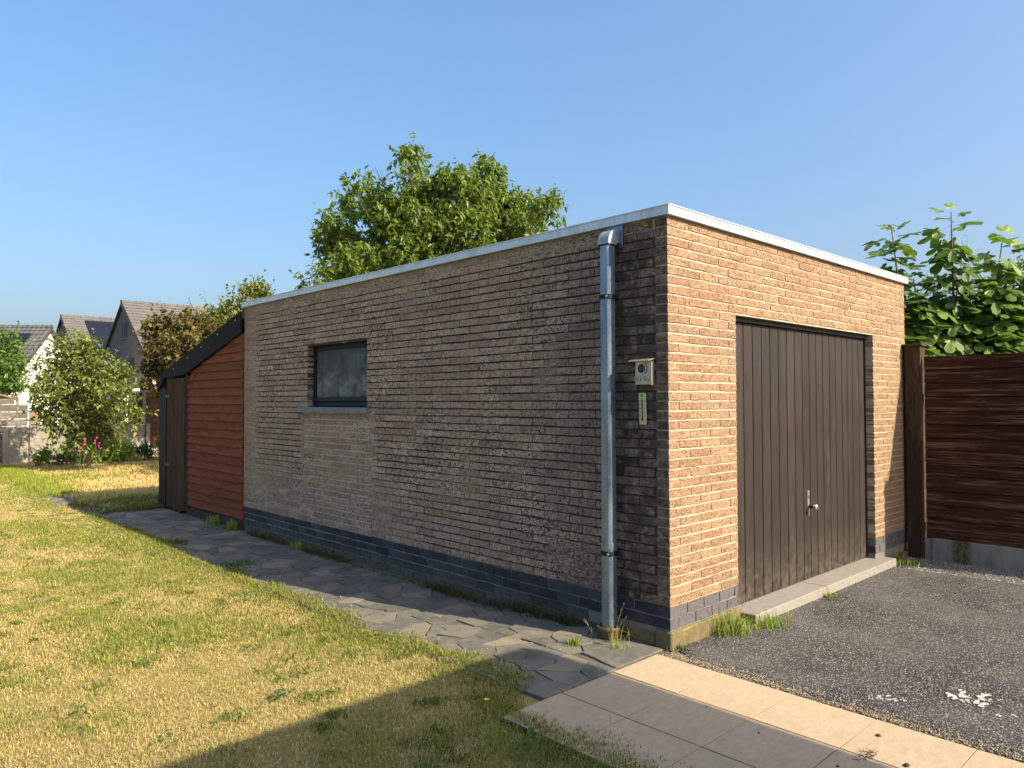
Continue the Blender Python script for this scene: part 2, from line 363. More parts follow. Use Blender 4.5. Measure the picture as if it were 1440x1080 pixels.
WALNUT = m_leaf('walnut_leaf', [(0, (.025, .052, .012)), (.4, (.072, .125, .022)), (.75, (.140, .205, .034)), (1, (.27, .32, .065))], .42, .42)
MAPLEL = m_leaf('maple_leaf', [(0, (.030, .045, .012)), (.35, (.075, .095, .02)), (.6, (.16, .14, .035)), (.8, (.20, .105, .04)), (1, (.22, .085, .04))], .5, .3)
LINDL = m_leaf('linden_leaf', [(0, (.045, .07, .015)), (.5, (.12, .15, .03)), (1, (.24, .26, .07))], .5, .35)
BUSHL = m_leaf('bush_leaf', [(0, (.035, .070, .014)), (.5, (.095, .155, .028)), (.85, (.18, .23, .04)), (1, (.28, .26, .07))], .5, .3)
FIGL = m_leaf('fig_leaf', [(0, (.030, .065, .015)), (.5, (.070, .140, .028)), (.85, (.14, .22, .042)), (1, (.24, .32, .075))], .42, .35)
BARK = m_plain('bark', (.11, .085, .06), .95, .35, 20, .8, bd=.01)
STEMG = m_plain('green_stem', (.09, .12, .04), .8, .3, 30, .3)
GRASS = m_grass()

# ------------------------------------------------------------------ ground
g = MB(); g.add([(-700, -700, -.14), (900, -700, -.14), (900, 1100, -.14), (-700, 1100, -.14)], [(0, 1, 2, 3)])
tagit(g.obj('ground', m_soil('far_ground', (.10, .11, .04), (.14, .13, .05), (.07, .08, .03), .5)), 'flat ground carrying the gardens and the houses', 'ground', kind='structure')

def sheet(name, x0, x1, y0, y1, nx, ny, zf, mat):
    X, Y = np.meshgrid(np.linspace(x0, x1, nx), np.linspace(y0, y1, ny)); Z = zf(X, Y)
    V = np.stack([X, Y, Z], -1).reshape(-1, 3); i = (np.arange(ny-1)[:, None]*nx+np.arange(nx-1)[None]).ravel()
    return link(name, np_mesh(name, V, np.stack([i, i+1, i+nx+1, i+nx], 1), mat, smooth=True))
LAWN_E = lambda y: -1.09 + (.04*np.sin(y*2.1+.5) + .10*(vnoise(np.asarray(y)*1.7, np.asarray(y)*0+3, 5)-.5))*sstep(.0, 1.2, y) - .30*sstep(.42, -.02, y)
lw = sheet('lawn', -14, -1.0, -6, 24, 60, 120, lambda X, Y: zg(X, Y) - .020 + .010*sstep(-1.25, -1.13, X)*sstep(.1, .3, Y) + .012*(vnoise(X*1.3, Y*1.3, 2)-.5)*sstep(-1.05, -1.4, X), THATCH)
tagit(lw, 'lawn of short sun-dried grass left of the slate path', 'lawn', kind='structure')
dp = sheet('dry_grass_plot', -1.0, 9, 9.45, 24, 50, 70, lambda X, Y: zg(X, Y) - .026 + .02*(vnoise(X*1.1, Y*1.1, 4)-.5), m_soil('straw_ground', (.42, .30, .12), (.30, .21, .09), (.10, .07, .03), 4))
tagit(dp, 'plot of yellowed long grass behind the red lean-to', 'grass plot', kind='structure')
so2 = sheet('soil_bed', -1.02, 5, -.05, 9.46, 8, 30, lambda X, Y: zg(X, Y) - .034, SOIL)
tagit(so2, 'dark soil under the slate path', 'soil', kind='structure')

# ------------------------------------------------------------------ slate crazy-paving path
def clip(poly, nx, ny, d):                      # keep points with n.p <= d
    out = []
    for i in range(len(poly)):
        a, b = poly[i], poly[(i+1) % len(poly)]
        da, db = nx*a[0]+ny*a[1]-d, nx*b[0]+ny*b[1]-d
        if da <= 0: out.append(a)
        if (da < 0 < db) or (db < 0 < da):
            t = da/(da-db); out.append((a[0]+(b[0]-a[0])*t, a[1]+(b[1]-a[1])*t))
    return out
def cells(x0, x1, y0, y1, sx, sy, seed):
    rr = np.random.default_rng(seed); pts = []
    nx, ny = max(1, round((x1-x0)/sx)), max(1, round((y1-y0)/sy))
    for i in range(nx):
        for j in range(ny):
            pts.append((x0+(i+.5+rr.uniform(-.46, .46))*(x1-x0)/nx, y0+(j+.5+rr.uniform(-.46, .46))*(y1-y0)/ny))
    out = []
    for i, p in enumerate(pts):
        poly = [(x0, y0), (x1, y0), (x1, y1), (x0, y1)]
        for j, q in enumerate(pts):
            if i != j and poly:
                poly = clip(poly, q[0]-p[0], q[1]-p[1], (q[0]**2+q[1]**2-p[0]**2-p[1]**2)/2)
        if len(poly) >= 3: out.append(poly)
    return out
def inset(poly, d):
    a = sum(poly[i][0]*poly[(i+1) % len(poly)][1]-poly[(i+1) % len(poly)][0]*poly[i][1] for i in range(len(poly)))
    if a < 0: poly = poly[::-1]
    src = poly; out = list(poly)
    for i in range(len(src)):
        p, q = src[i], src[(i+1) % len(src)]; ex, ey = q[0]-p[0], q[1]-p[1]; l = math.hypot(ex, ey)
        if l < 1e-6: continue
        nx, ny = ey/l, -ex/l; out = clip(out, nx, ny, nx*p[0]+ny*p[1]-d)
        if len(out) < 3: return []
    return out
def roughen(poly, step=.06, j=.005):
    out = []
    for i in range(len(poly)):
        p, q = poly[i], poly[(i+1) % len(poly)]; l = math.hypot(q[0]-p[0], q[1]-p[1]); n = max(1, int(l/step))
        if l < .004: continue
        for k in range(n):
            t = k/n; out.append((p[0]+(q[0]-p[0])*t+random.uniform(-j, j), p[1]+(q[1]-p[1])*t+random.uniform(-j, j)))
    return out
path = empty('slate_path', (0, 0, 0), 'crazy-paved slate path along the brick wall of the garage', 'path', kind='structure')
bed = sheet('joint_bed', -1.14, 0.1, .02, 9.4, 8, 60, lambda X, Y: zg(X, Y) - .0065, m_soil('path_joints', (.10, .085, .06), (.17, .14, .10), (.04, .035, .025), 6)); bed.parent = path
nst = 0
def stone(poly, parent, zoff=0.0, gap=.005, name='flagstone', th=.03, tint=None, mat=None):
    global nst
    poly = inset(poly, gap)
    if len(poly) < 3: return
    poly = roughen(poly)
    if len(poly) < 3: return
    cx = sum(p[0] for p in poly)/len(poly); cy = sum(p[1] for p in poly)/len(poly); z0 = float(zg(cx, cy))+zoff
    n = len(poly); tx, ty = random.uniform(-.022, .022), random.uniform(-.022, .022)
    top = [(p[0]-cx, p[1]-cy, (p[0]-cx)*tx+(p[1]-cy)*ty) for p in poly]
    inn = [((p[0])*.985, (p[1])*.985, p[2]+.003) for p in top]
    m = MB(); m.add(inn+top+[(p[0], p[1], -th) for p in top],
        [tuple(range(n))]+[(i+n, (i+1) % n+n, (i+1) % n, i) for i in range(n)]+[(i+2*n, (i+1) % n+2*n, (i+1) % n+n, i+n) for i in range(n)])
    o = m.obj(name, mat or SLATE, parent, loc=(cx, cy, z0)); o['tint'] = random.random()**1.3 if tint is None else tint; nst += 1
for k in range(10):
    ya = .03+k*.93; yb = ya+.93 if k < 9 else 9.35
    for (xa, xb) in ((-1.14, -.52), (-.52, .0)):
        far = k > 3
        for poly in cells(xa + random.uniform(-.0, .0), xb, ya, yb, .19 if not far else .21, .17 if not far else .24, k*7+int(xa*10)+100):
            cx = sum(p[0] for p in poly)/len(poly); cy = sum(p[1] for p in poly)/len(poly)
            if cy < .32 and cx > -.5: continue
            t = random.random()
            pass
            stone(poly, path, random.uniform(-.006, .004), random.choice((.0015, .0025, .004, .007)))
stone([(-.50, .04), (-.02, .04), (-.02, .36), (-.46, .36)], path, .002, .004, tint=.2)
# broken end of the path running on through the far grass
for k in range(34):
    yy = 9.4+k*.22+random.uniform(-.05, .05); xx = -1.05+.42*random.random()
    w, h = random.uniform(.10, .22), random.uniform(.10, .16)
    poly = [(xx+w*math.cos(a)*random.uniform(.8, 1.1), yy+h*math.sin(a)*random.uniform(.8, 1.1)) for a in [i*math.pi/3 for i in range(6)]]
    stone(poly, path, .012, .002, tint=random.uniform(.2, .7))

# ------------------------------------------------------------------ tiled terrace
ter = empty('tile_terrace', (0, 0, 0), 'square stone tiles laid between asphalt and lawn', 'terrace', kind='structure')
b = MB(); b.box((-1.48, -5.2, -.06), (-.124, .015, -.0024)); b.obj('mortar_bed', m_soil('tile_joint', (.018, .015, .011), (.030, .025, .017), (.01, .009, .007), 9), ter)
tm = MB(); s_ = .4360/2
tm.box((-s_, -s_, -.03), (s_, s_, 0)); tme = tm.mesh('paving_tile', TILE, bevel=.0008)
for i in range(3):
    for j in range(12):
        o = link('paving_tile', tme, ter, (-.122-.445*(i+.5)+random.uniform(-.001, .001), .018-.4405*(j+.5)+random.uniform(-.001, .001), random.uniform(-.0002, .0010)), (random.uniform(-.002, .002), random.uniform(-.002, .002), random.uniform(-.003, .003)))
        o['tint'] = random.random()

# ------------------------------------------------------------------ asphalt
ys = np.linspace(-.02, -7, 90)
left = [(-.055-.09*float(vnoise(np.array(y*3.), np.array(1.), 9))-.03*float(vnoise(np.array(y*14.), np.array(2.), 3))+.02, float(y)) for y in ys]
left[0] = (.03, -.02); left[1] = (.0, -.06)
m = MB(); n = len(left)
vs = [(p[0]+.03, p[1], .004) for p in left]+[(p[0], p[1], -.012) for p in left]+[(3.52+.03*math.sin(p[1]*5), p[1], .004) for p in left]
fs = [(i, i+1, 2*n+i+1, 2*n+i) for i in range(n-1)]+[(n+i, n+i+1, i+1, i) for i in range(n-1)]
# subdivide across for gentle unevenness
X, Y = np.meshgrid(np.linspace(0, 1, 60), ys); lx = np.array([p[0] for p in left])[:, None]+.03
XX = lx+(3.52+.03*np.sin(Y*5)-lx)*X; ZZ = .004+.008*(vnoise(XX*2.5, Y*2.5, 8)-.5)*sstep(0, .1, X)-.016*(X == 0)
V = np.stack([XX, Y, ZZ], -1).reshape(-1, 3); i = (np.arange(89)[:, None]*60+np.arange(59)[None]).ravel()
asp = link('asphalt_drive', np_mesh('asphalt_drive', V, np.stack([i, i+60, i+61, i+1], 1), ASPH, smooth=True)); tagit(asp, 'coarse grey asphalt drive before the garage door', 'drive', kind='structure')
# drive base below
b = MB(); b.box((-.118, -7, -.10), (4.6, -.001, -.022)); tagit(b.obj('gravel_ground', m_soil('gritty_soil', (.26, .21, .14), (.20, .17, .12), (.10, .08, .05), 12)), 'gritty soil showing at the edges of the asphalt', 'ground', kind='structure')
# pale paint spots
PAINT = m_plain('spilt_paint', (.46, .45, .42), .9, .35, 160, .6, dark=(.22, .21, .19))
spots = [(.459, -1.48, .045), (.50, -1.53, .05), (.47, -1.60, .06), (.53, -1.60, .05), (.42, -1.55, .03), (.13, -1.23, .032), (.165, -1.27, .03), (.20, -1.31, .028), (.11, -1.19, .022), (.34, -1.29, .018), (.37, -1.28, .012), (.56, -1.68, .02), (.34, -1.72, .02), (.39, -1.78, .022), (.58, -1.50, .015), (.30, -1.60, .012), (.20, -1.22, .012), (.62, -1.60, .02)]
for (x, y, r) in spots:
    mm = MB()
    for q in range(int(3+r*160)):
        ox, oy, rr_ = random.gauss(0, r*.55)*1.25, random.gauss(0, r*.45), r*random.uniform(.12, .42); poly = []
        for k in range(9):
            a = k*2*math.pi/9; w = rr_*random.uniform(.45, 1.2); poly.append((ox+w*1.3*math.cos(a), oy+w*.8*math.sin(a)))
        mm.prism(poly, 2, q*.00006, .0005+q*.00008)
    o = mm.obj('paint_spot', PAINT, asp, loc=(x, y, .0085)); o['kind'] = 'stuff'

# grit and gravel scatter (nobody could count it)
def grains(name, pts, sizes, mat, label, cat):
    base = np.array([(1, 0, 0), (-1, 0, 0), (0, 1, 0), (0, -1, 0), (0, 0, 1), (0, 0, -1)], float)
    fc = np.array([(0, 2, 4), (2, 1, 4), (1, 3, 4), (3, 0, 4), (2, 0, 5), (1, 2, 5), (3, 1, 5), (0, 3, 5)])
    n = len(pts); sc3 = sizes[:, None, None]*RNG.uniform(.5, 1.1, (n, 1, 3)); a = RNG.uniform(0, 6.28, n); ca, sa = np.cos(a), np.sin(a)
    P = base[None]*sc3*RNG.uniform(.8, 1.2, (n, 6, 1)); x = P[..., 0]*ca[:, None]-P[..., 1]*sa[:, None]; y = P[..., 0]*sa[:, None]+P[..., 1]*ca[:, None]
    P = np.stack([x, y, P[..., 2]*.7], -1)+pts[:, None]
    Fa = (fc[None]+6*np.arange(n)[:, None, None]).reshape(-1, 3)
    o = link(name, np_mesh(name, P.reshape(-1, 3), Fa, mat, {'tint': ('FLOAT', np.repeat(RNG.random(n), 6))})); return tagit(o, label, cat, kind='stuff')
def m_grain(name, stops):
    m = M(name); c = m.ramp(m.both('tint'), stops); return m.fin(c, .85, spec=.25)
n = 9000; x = RNG.uniform(3.46, 4.14, n); y = RNG.uniform(-2.6, .0, n); keep = x > 3.52+.04*np.sin(y*7)-.05*RNG.random(n)
p = np.stack([x, y, -.016+RNG.random(n)*.012], 1)[keep]
grains('grey_gravel', p, RNG.uniform(.004, .011, len(p)), m_grain('gravel', [(0, (.10, .10, .095)), (.5, (.22, .22, .21)), (1, (.45, .44, .42))]), 'strip of small grey gravel along the foot of the board fence', 'gravel')
n = 7000; y = -RNG.random(n)*2.6; x = -.10+.10*RNG.normal(0, .55, n)*.6+.03; keep = (x > -.119) & (x < .10)
p = np.stack([x, y, -.010+RNG.random(n)*.010*1.0], 1)[keep]; p[:, 2] = np.where(p[:, 0] > -.03, .005, p[:, 2]+.003)
grains('loose_grit', p, RNG.uniform(.0015, .006, len(p)), m_grain('grit', [(0, (.10, .08, .05)), (.5, (.30, .24, .16)), (1, (.55, .47, .35))]), 'sandy grit gathered in the joint between the tiles and asphalt', 'grit')
n = 5200; x = RNG.uniform(.0, 3.5, n); y = -RNG.random(n)*3.4
p = np.stack([x, y, np.full(n, .006)], 1)
grains('asphalt_chips', p, RNG.uniform(.002, .006, n), m_grain('chips', [(0, (.05, .05, .045)), (.6, (.16, .15, .13)), (1, (.36, .33, .29))]), 'loose stone chips scattered over the asphalt drive', 'stone chips')

# ------------------------------------------------------------------ garage
L1, L2, ZP, ZB, ZT = 6.44, 4.24, .268, 2.793, 2.858
BL, CH = .250, .0631            # brick module and course
gar = empty('garage', (L2/2, L1/2, 0), 'flat-roofed garage of tan brick on a dark brick plinth', 'garage')
def P(o):                        # parent keeping world position
    o.parent = gar; o.location = o.location - gar.location; return o
WY0, WY1, WZ0, WZ1 = 3.565, 4.785, 1.535, 2.205
DX0, DX1, DZ = .845, 3.39, 2.215
RY = .006                        # mortar set back
def wall_boxes(m, rects, axis, a, b_):
    for (u0, u1, z0, z1) in rects:
        if axis == 0: m.box((a, u0, z0), (b_, u1, z1))
        else: m.box((u0, a, z0), (u1, b_, z1))
m = MB(); wall_boxes(m, [(.10, WY0, ZP, ZB), (WY1, L1-.004, ZP, ZB), (WY0, WY1, ZP, WZ0-.06), (WY0, WY1, WZ1, ZB)], 0, .0064, .19)
P(m.obj('mortar_core', MOS))
m = MB(); wall_boxes(m, [(.008, DX0, ZP, ZB), (DX1, L2-.004, ZP, ZB), (DX0, DX1, DZ, ZB)], 1, .0060, .185)
P(m.obj('mortar_core', MOL))
for bx in (((.008, .192, -.2), (.19, L1-.004, ZP)), ((.008, .008, -.2), (DX0-.004, .19, ZP)), ((DX1+.004, .008, -.2), (L2-.004, .19, ZP))):
    m = MB(); m.box(*bx); P(m.obj('plinth_core', PM))
m = MB(); m.box((.19, L1-.19, -.2), (L2-.19, L1, ZB)); m.box((L2-.19, .19, -.2), (L2, L1, ZB)); P(m.obj('rear_wall', m_far_brick('rear_brick', (.45, .30, .17), (.5, .33, .19), (.3, .27, .2))))
m = MB(); m.box((.02, .02, ZB+.004), (L2-.02, L1-.02, ZB+.03)); P(m.obj('roof', FASCIA))
m = MB(); m.box((-.02, -.02, .02), (L2, L1, .03)) if False else None

# brick variants: rough front face in local XZ, front towards -Y, size 1x1 (depth .1)
def brick_mesh(seed, mat, amp=.0011, depth=.10):
    r = random.Random(seed); nx, nz = 4, 2; w, h = .238, .0505
    front = []
    for j in range(nz+1):
        for i in range(nx+1):
            x = i/nx; z = j/nz; ex = i in (0, nx); ez = j in (0, nz)
            dx = r.uniform(-.4, .4)*.0035 if ex else r.uniform(-.02, .02); dz = r.uniform(-1, .6)*.0028 if ez else r.uniform(-.004, .004)
            if ez: dz = dz if j == 0 else -dz
            y = r.uniform(-amp, amp)*(.6 if ez else 1)+.0024*z+(.0006 if ex else 0)
            front.append((x*w+dx, y, z*h+dz))
    ring = [0, 1, 2, 3, 4, 9, 14, 13, 12, 11, 10, 5]
    back = [(front[k][0], depth, front[k][2]) for k in ring]
    fs = [(j*5+i, j*5+i+1, (j+1)*5+i+1, (j+1)*5+i) for j in range(nz) for i in range(nx)]
    n = len(ring)
    fs += [(ring[k], 15+k, 15+(k+1) % n, ring[(k+1) % n]) for k in range(n)]
    m = MB(); m.add(front+back, fs); me = m.mesh('brick', mat); return me
NV = 12
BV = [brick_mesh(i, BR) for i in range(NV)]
BVP = [brick_mesh(50+i, PB, .0008) for i in range(6)]
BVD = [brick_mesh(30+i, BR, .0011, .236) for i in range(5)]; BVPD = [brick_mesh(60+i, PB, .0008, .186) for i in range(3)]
def layout(length, row, start_half, mod=BL, gap=.008, corner=None):
    """u-intervals of one course"""
    out = []; u = 0.0
    if start_half: out.append((0, mod/2-gap/2-.003)); u = mod/2+gap/2-.003-.004
    while u < length-.03:
        e = min(u+mod-gap, length)
        if length-e < .05: e = length
        out.append((u, e)); u = e+gap
    return out
def subtract(iv, a, b):
    out = []
    for (u0, u1) in iv:
        if u1 <= a or u0 >= b: out.append((u0, u1)); continue
        if u0 < a-.03: out.append((u0, a))
        if u1 > b+.03: out.append((b, u1))
    return out
allb = []   # (plane, u0,u1,z0,z1,soot,kind, depth)
ncourse = 40
for c in range(ncourse):
    z0 = ZP+.006+c*CH; z1 = z0+.0505
    if z1 > ZB-.002: z1 = ZB-.002
    odd = c % 2
    # front: corner brick then stretchers
    iv = layout(L2, c, odd == 0)
    if z0 < DZ-.02: iv = subtract(iv, DX0, DX1)
    for (u0, u1) in iv: allb.append(('F', u0, u1, z0, z1, 0.0, .236 if (u0 == 0 and odd == 0) else .112))
    # side
    iv = layout(L1, c, False); iv = [(u0+(.125 if odd else .250), u1+(.125 if odd else .250)) for (u0, u1) in iv]
    iv = [(u0-.003, min(u1-.003, L1)) for (u0, u1) in iv if u0 < L1-.03]
    if WZ0-.075 < z0 < WZ1-.03: iv = subtract(iv, WY0, WY1) if z0 > WZ0-.03 else subtract(iv, WY0-.04, WY1+.18)
    for (u0, u1) in iv:
        yc = (u0+u1)/2
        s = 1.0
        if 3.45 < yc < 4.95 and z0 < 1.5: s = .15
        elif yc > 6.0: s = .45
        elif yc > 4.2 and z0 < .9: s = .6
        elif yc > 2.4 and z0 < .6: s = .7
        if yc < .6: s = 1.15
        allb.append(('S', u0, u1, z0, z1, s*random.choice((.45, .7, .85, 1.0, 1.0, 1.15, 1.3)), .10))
    # reveals of window and door
    if WZ0-.03 < z0 < WZ1-.03:
        allb.append(('WL', .012, .11, z0, z1, .35, .06)); allb.append(('WR', .012, .11, z0, z1, .35, .06))
    if z0 < DZ-.02:
        allb.append(('DR', .012, .10, z0, z1, .3, .06)); allb.append(('DL', .012, .10, z0, z1, .1, .06))
pl = []
for c in range(4):
    z1 = ZP-.006-c*.075; z0 = z1-.063
    odd = c % 2
    if c < 2:
        for (u0, u1) in layout(L2, c, odd == 1, .2, .010):
            for (a, b_) in subtract([(u0, u1)], DX0, DX1): pl.append(('F', a, b_, z0, z1, 0, .186 if (u0 == 0 and odd) else .09))
    iv = layout(L1, c, False, .2, .010); iv = [(u0+(.1 if not odd else .2)-.003, min(u1+(.1 if not odd else .2)-.003, L1)) for (u0, u1) in iv if u0+.1 < L1-.03]
    if c >= 2: iv = [(a, b_) for a, b_ in iv if a > .5] 
    for (a, b_) in iv: pl.append(('S', a, b_, z0, z1, 0, .09))
CAMP = Vector((-4.01, -2.76, 1.6))
def xf(b):
    """matrix taking the unit brick (x along, y depth, z up) to the world"""
    k, u0, u1, z0, z1, s, dep = b
    if dep in (.10, .112) and k in 'FS': z0 += random.uniform(-.0018, .0018)*(1.3 if k == 'S' else .8); z1 += random.uniform(-.0022, .0012); z1 = min(z1, ZB)
    w = (u1-u0)/.238; h = (z1-z0)/.0505; d = 1.0 if k in 'FS' else dep/.10; pr = random.uniform(-.0010, .0012)
    S = Matrix.Diagonal((w, d if k in 'FS' else d, h, 1))
    if k == 'F': return Matrix.Translation((u0, pr, z0)) @ S
    if k == 'S': return Matrix.Translation((pr, u1, z0)) @ Matrix.Rotation(-math.pi/2, 4, 'Z') @ S
    if k == 'WL': return Matrix.Translation((u0, WY1, z0)) @ S                       # faces -Y
    if k == 'WR': return Matrix.Translation((u1, WY0, z0)) @ Matrix.Rotation(math.pi, 4, 'Z') @ S
    if k == 'DR': return Matrix.Translation((DX1, u1, z0)) @ Matrix.Rotation(-math.pi/2, 4, 'Z') @ S
    if k == 'DL': return Matrix.Translation((DX0, u0, z0)) @ Matrix.Rotation(math.pi/2, 4, 'Z') @ S
def place_bricks(lst, var, deep, name, mat, limit=298):
    items = []
    for b in lst:
        Mx = xf(b); c = Mx @ Vector((.12, 0, .025)); d = (c-CAMP).length
        nrm = (Mx.to_3x3() @ Vector((0, -1, 0))).normalized(); face = max(.05, nrm.dot((CAMP-c).normalized()))
        items.append((d*d/face/max(.05, b[2]-b[1]), Mx, b))
    items.sort(key=lambda t: t[0]); gi = gar.location
    for k, (_, Mx, b) in enumerate(items[:limit]):
        o = bpy.data.objects.new(name, random.choice(deep if b[6] > .15 else var)); COL.objects.link(o); o.parent = gar
        o.matrix_basis = Matrix.Translation(-gi) @ Mx; o['tint'] = random.random(); o['soot_and_shade'] = float(b[5])
    rest = items[limit:]
    if not rest: return
    VV, FF, T, S = [], [], [], []; off = 0
    cache = [(np.array([v.co[:] for v in me.vertices]), [tuple(p.vertices) for p in me.polygons]) for me in var]
    cached = [(np.array([v.co[:] for v in me.vertices]), [tuple(p.vertices) for p in me.polygons]) for me in deep]
    for (_, Mx, b) in rest:
        co, fs = random.choice(cached if b[6] > .15 else cache); A = np.array(Mx); w = co @ A[:3, :3].T+A[:3, 3]
        VV.append(w); FF += [tuple(i+off for i in f) for f in fs]; off += len(co)
        t = random.random(); T.append(np.full(len(co), t)); S.append(np.full(len(co), b[5]))
    V = np.concatenate(VV); o = link(name+'work', np_mesh(name+'work', V, np.array(FF), mat, {'tint': ('FLOAT', np.concatenate(T)), 'soot_and_shade': ('FLOAT', np.concatenate(S))}))
    P(o); o['kind'] = 'stuff'
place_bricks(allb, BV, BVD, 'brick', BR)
place_bricks(pl, BVP, BVPD, 'plinth_brick', PB)

# concrete footing showing under the plinth
FOOT = m_soil('mossy_mortar', (.22, .19, .105), (.15, .125, .06), (.07, .06, .035), 9)
for bx in (((-.006, -.010, -.15), (.86, .12, .110)), ((-.005, .125, -.15), (.1, .50, .085)), ((3.56, -.010, -.15), (L2+.01, .12, .030))):
    m = MB(); m.box(*bx); P(m.obj('footing', FOOT, bevel=.008))
m = MB(); m.box((3.98, -.03, -.03), (4.24, .05, .045)); P(m.obj('loose_brick', m_plain('red_brick', (.20, .09, .06), .9, .2), bevel=.006))
# coping in segments
cuts = [-.028, .185, 2.36, 3.74, 5.1, L1+.02]
for a, b_ in zip(cuts, cuts[1:]):
    m = MB(); m.box((-.030, a+(.0012 if a > 0 else 0), ZB+.004), (.11, b_-.0012, ZT)); m.box((-.036, a+(.0012 if a > 0 else 0), ZT-.004), (.12, b_-.0012, ZT+.003)); P(m.obj('coping_segment', COPE))
cuts = [.1215, .166, 1.035, 2.55, 4.10, L2+.03]
for i, (a, b_) in enumerate(zip([-.030]+cuts[1:], cuts[1:])):
    a0 = a+.0012 if i else -.0302
    m = MB(); m.box((a0, -.0302, ZB+.0035), (b_-.0012, .108, ZT+.0005)); m.box((a0, -.0362, ZT-.0035), (b_-.0012, .118, ZT+.0035)); P(m.obj('coping_segment', COPE))
m = MB(); m.box((L2-.1, .12, ZB+.004), (L2+.03, L1+.02, ZT)); m.box((.13, L1-.1, ZB+.004), (L2-.102, L1+.02, ZT)); P(m.obj('coping_segment', COPE))
# lichen patches
LICH = m_plain('orange_lichen', (.40, .24, .02), .95, .3, 60, .8)
for (pl_, u, z, r) in (('S', .172, 2.762, .022), ('S', .19, 2.775, .014), ('F', .13, .098, .010), ('F', .16, .100, .012), ('F', .19, .102, .010), ('F', .22, .104, .008), ('F', .38, .73, .008)):
    mm = MB(); poly = [(u+r*random.uniform(.6, 1.2)*math.cos(a)*1.2, z+r*random.uniform(.5, 1.1)*math.sin(a)*.8) for a in [k*math.pi/6 for k in range(12)]]
    if pl_ == 'S': mm.prism(poly, 0, -.0042, .002)
    else: mm.prism(poly, 1, -.0115 if z < .13 else -.005, .002)
    P(mm.obj('lichen_patch', LICH))

# window
win = empty('window', (.09, (WY0+WY1)/2, WZ0)); P(win)
def WP(o, par): 
    o.parent = par; o.location = o.location-(par.location+gar.location) if par.parent is gar else o.location-par.location; return o
m = MB(); x0, x1 = .075, .125
m.box((x0, WY0, WZ0), (x1, WY1, WZ0+.055)); m.box((x0-.012, WY0+.004, WZ0+.058), (x1, WY1-.004, WZ0+.105)); m.box((x0, WY0, WZ1-.05), (x1, WY1, WZ1))
m.box((x0, WY0, WZ0+.105), (x1, WY0+.045, WZ1-.05)); m.box((x0, WY1-.045, WZ0+.105), (x1, WY1, WZ1-.05))
WP(m.obj('frame', NAVY, bevel=.004), win)
def m_pane():
    m = M('dusty_ribbed_sheen_glass'); n = m.noise(3, 5, .7); y, z = m.sep(m.pos())[1], m.sep(m.pos())[2]
    rib = m.math('SINE', m.math('MULTIPLY', y, 420)); rz = m.math('SINE', m.math('MULTIPLY', z, 420))
    d = m.math('MULTIPLY', m.mr(n, .3, .7), m.mr(z, 2.15, 1.65, .25, 1.0))  # dust paler low down; the gradient also stands in for sky reflection
    c = m.mix(d, (.020, .024, .028), (.24, .255, .27)); m.bump(m.math('ADD', rib, rz), .12, .001)
    return m.fin(c, .4, spec=.25)
m = MB(); m.box((.098, WY0+.04, WZ0+.10), (.106, WY1-.04, WZ1-.045)); WP(m.obj('pane', m_pane()), win)
m = MB(); m.box((-.035, WY0-.045, WZ0-.062), (.08, WY1+.18, WZ0-.003)); WP(m.obj('sill', BLUESTONE, bevel=.004), win)
m = MB(); m.box((.02, WY0-.02, WZ1+.001), (.13, WY1+.02, WZ1+.008)); WP(m.obj('lintel', DARKSTEEL), win)
m = MB(); m.box((.19, WY0-.2, WZ0-.2), (.2, WY1+.2, WZ1+.2)); WP(m.obj('blackout_board', BLACKP), win)

# garage door
DY = .085
dr = empty('garage_door', ((DX0+DX1)/2, DY, .09)); P(dr)
edges = [.90, 1.098, 1.235, 1.376, 1.512, 1.653, 1.793, 1.932, 2.07, 2.20, 2.335, 2.467, 2.604, 2.731, 2.868, 2.989, 3.106, 3.247, 3.375]
for a, b_ in zip(edges, edges[1:]):
    m = MB(); m.box((a+.0055, DY, .080), (b_-.0055, DY+.018, DZ-.035)); o = m.obj('plank', DOORP, bevel=.003); WP(o, dr); o['tint'] = random.random()
m = MB(); m.box((DX0, DY+.0145, .076), (DX1, DY+.03, DZ-.01)); WP(m.obj('backing_panel', BLACKP), dr)
m = MB(); m.box((DX0+.002, DY-.03, DZ-.034), (DX1-.002, DY+.014, DZ-.006)); m.box((DX0+.002, DY-.012, .09), (.898, DY+.012, DZ-.036)); m.box((3.379, DY-.012, .09), (DX1-.002, DY+.012, DZ-.036)); WP(m.obj('door_frame', m_plain('brown_frame', (.035, .026, .021), .6, .2)), dr)
m = MB(); m.box((DX0-.03, .012, DZ+.001), (DX1+.03, .13, DZ+.007)); WP(m.obj('lintel', DARKSTEEL), dr)
STEEL = m_plain('brushed_metal', (.55, .52, .47), .35, .1, 60, .1, metal=.9)
BRASS = m_plain('worn_handle_plate', (.40, .36, .30), .45, .25, 40, .3, metal=.7)
hx = 2.150
m = MB(); m.box((hx-.017, DY-.006, .615), (hx+.017, DY, .825)); WP(m.obj('handle_plate', BRASS, bevel=.002), dr)
m = MB(); m.box((hx-.005, DY-.0075, .755), (hx+.005, DY-.0062, .785)); m.cyl((hx, DY-.004, .690), (hx, DY-.055, .690), .013, 14); m.lathe((0, 0, 0), [(.001, 0)], 3) if False else None
WP(m.obj('spindle', BLACKP), dr)
m = MB(); 
m.tube([(hx, DY-.050, .690), (hx, DY-.056, .690), (hx, DY-.072, .690), (hx, DY-.080, .690), (hx, DY-.083, .690)], [.013, .023, .027, .022, .010], 18); WP(m.obj('knob', STEEL, smooth=True), dr)
m = MB(); 
for a, b_ in ((.86, 2.02), (2.026, 3.555)): m.box((a, -.125, -.05), (b_, DY+.03, .074))
sl = P(m.obj('door_sill', CONC, bevel=.006))

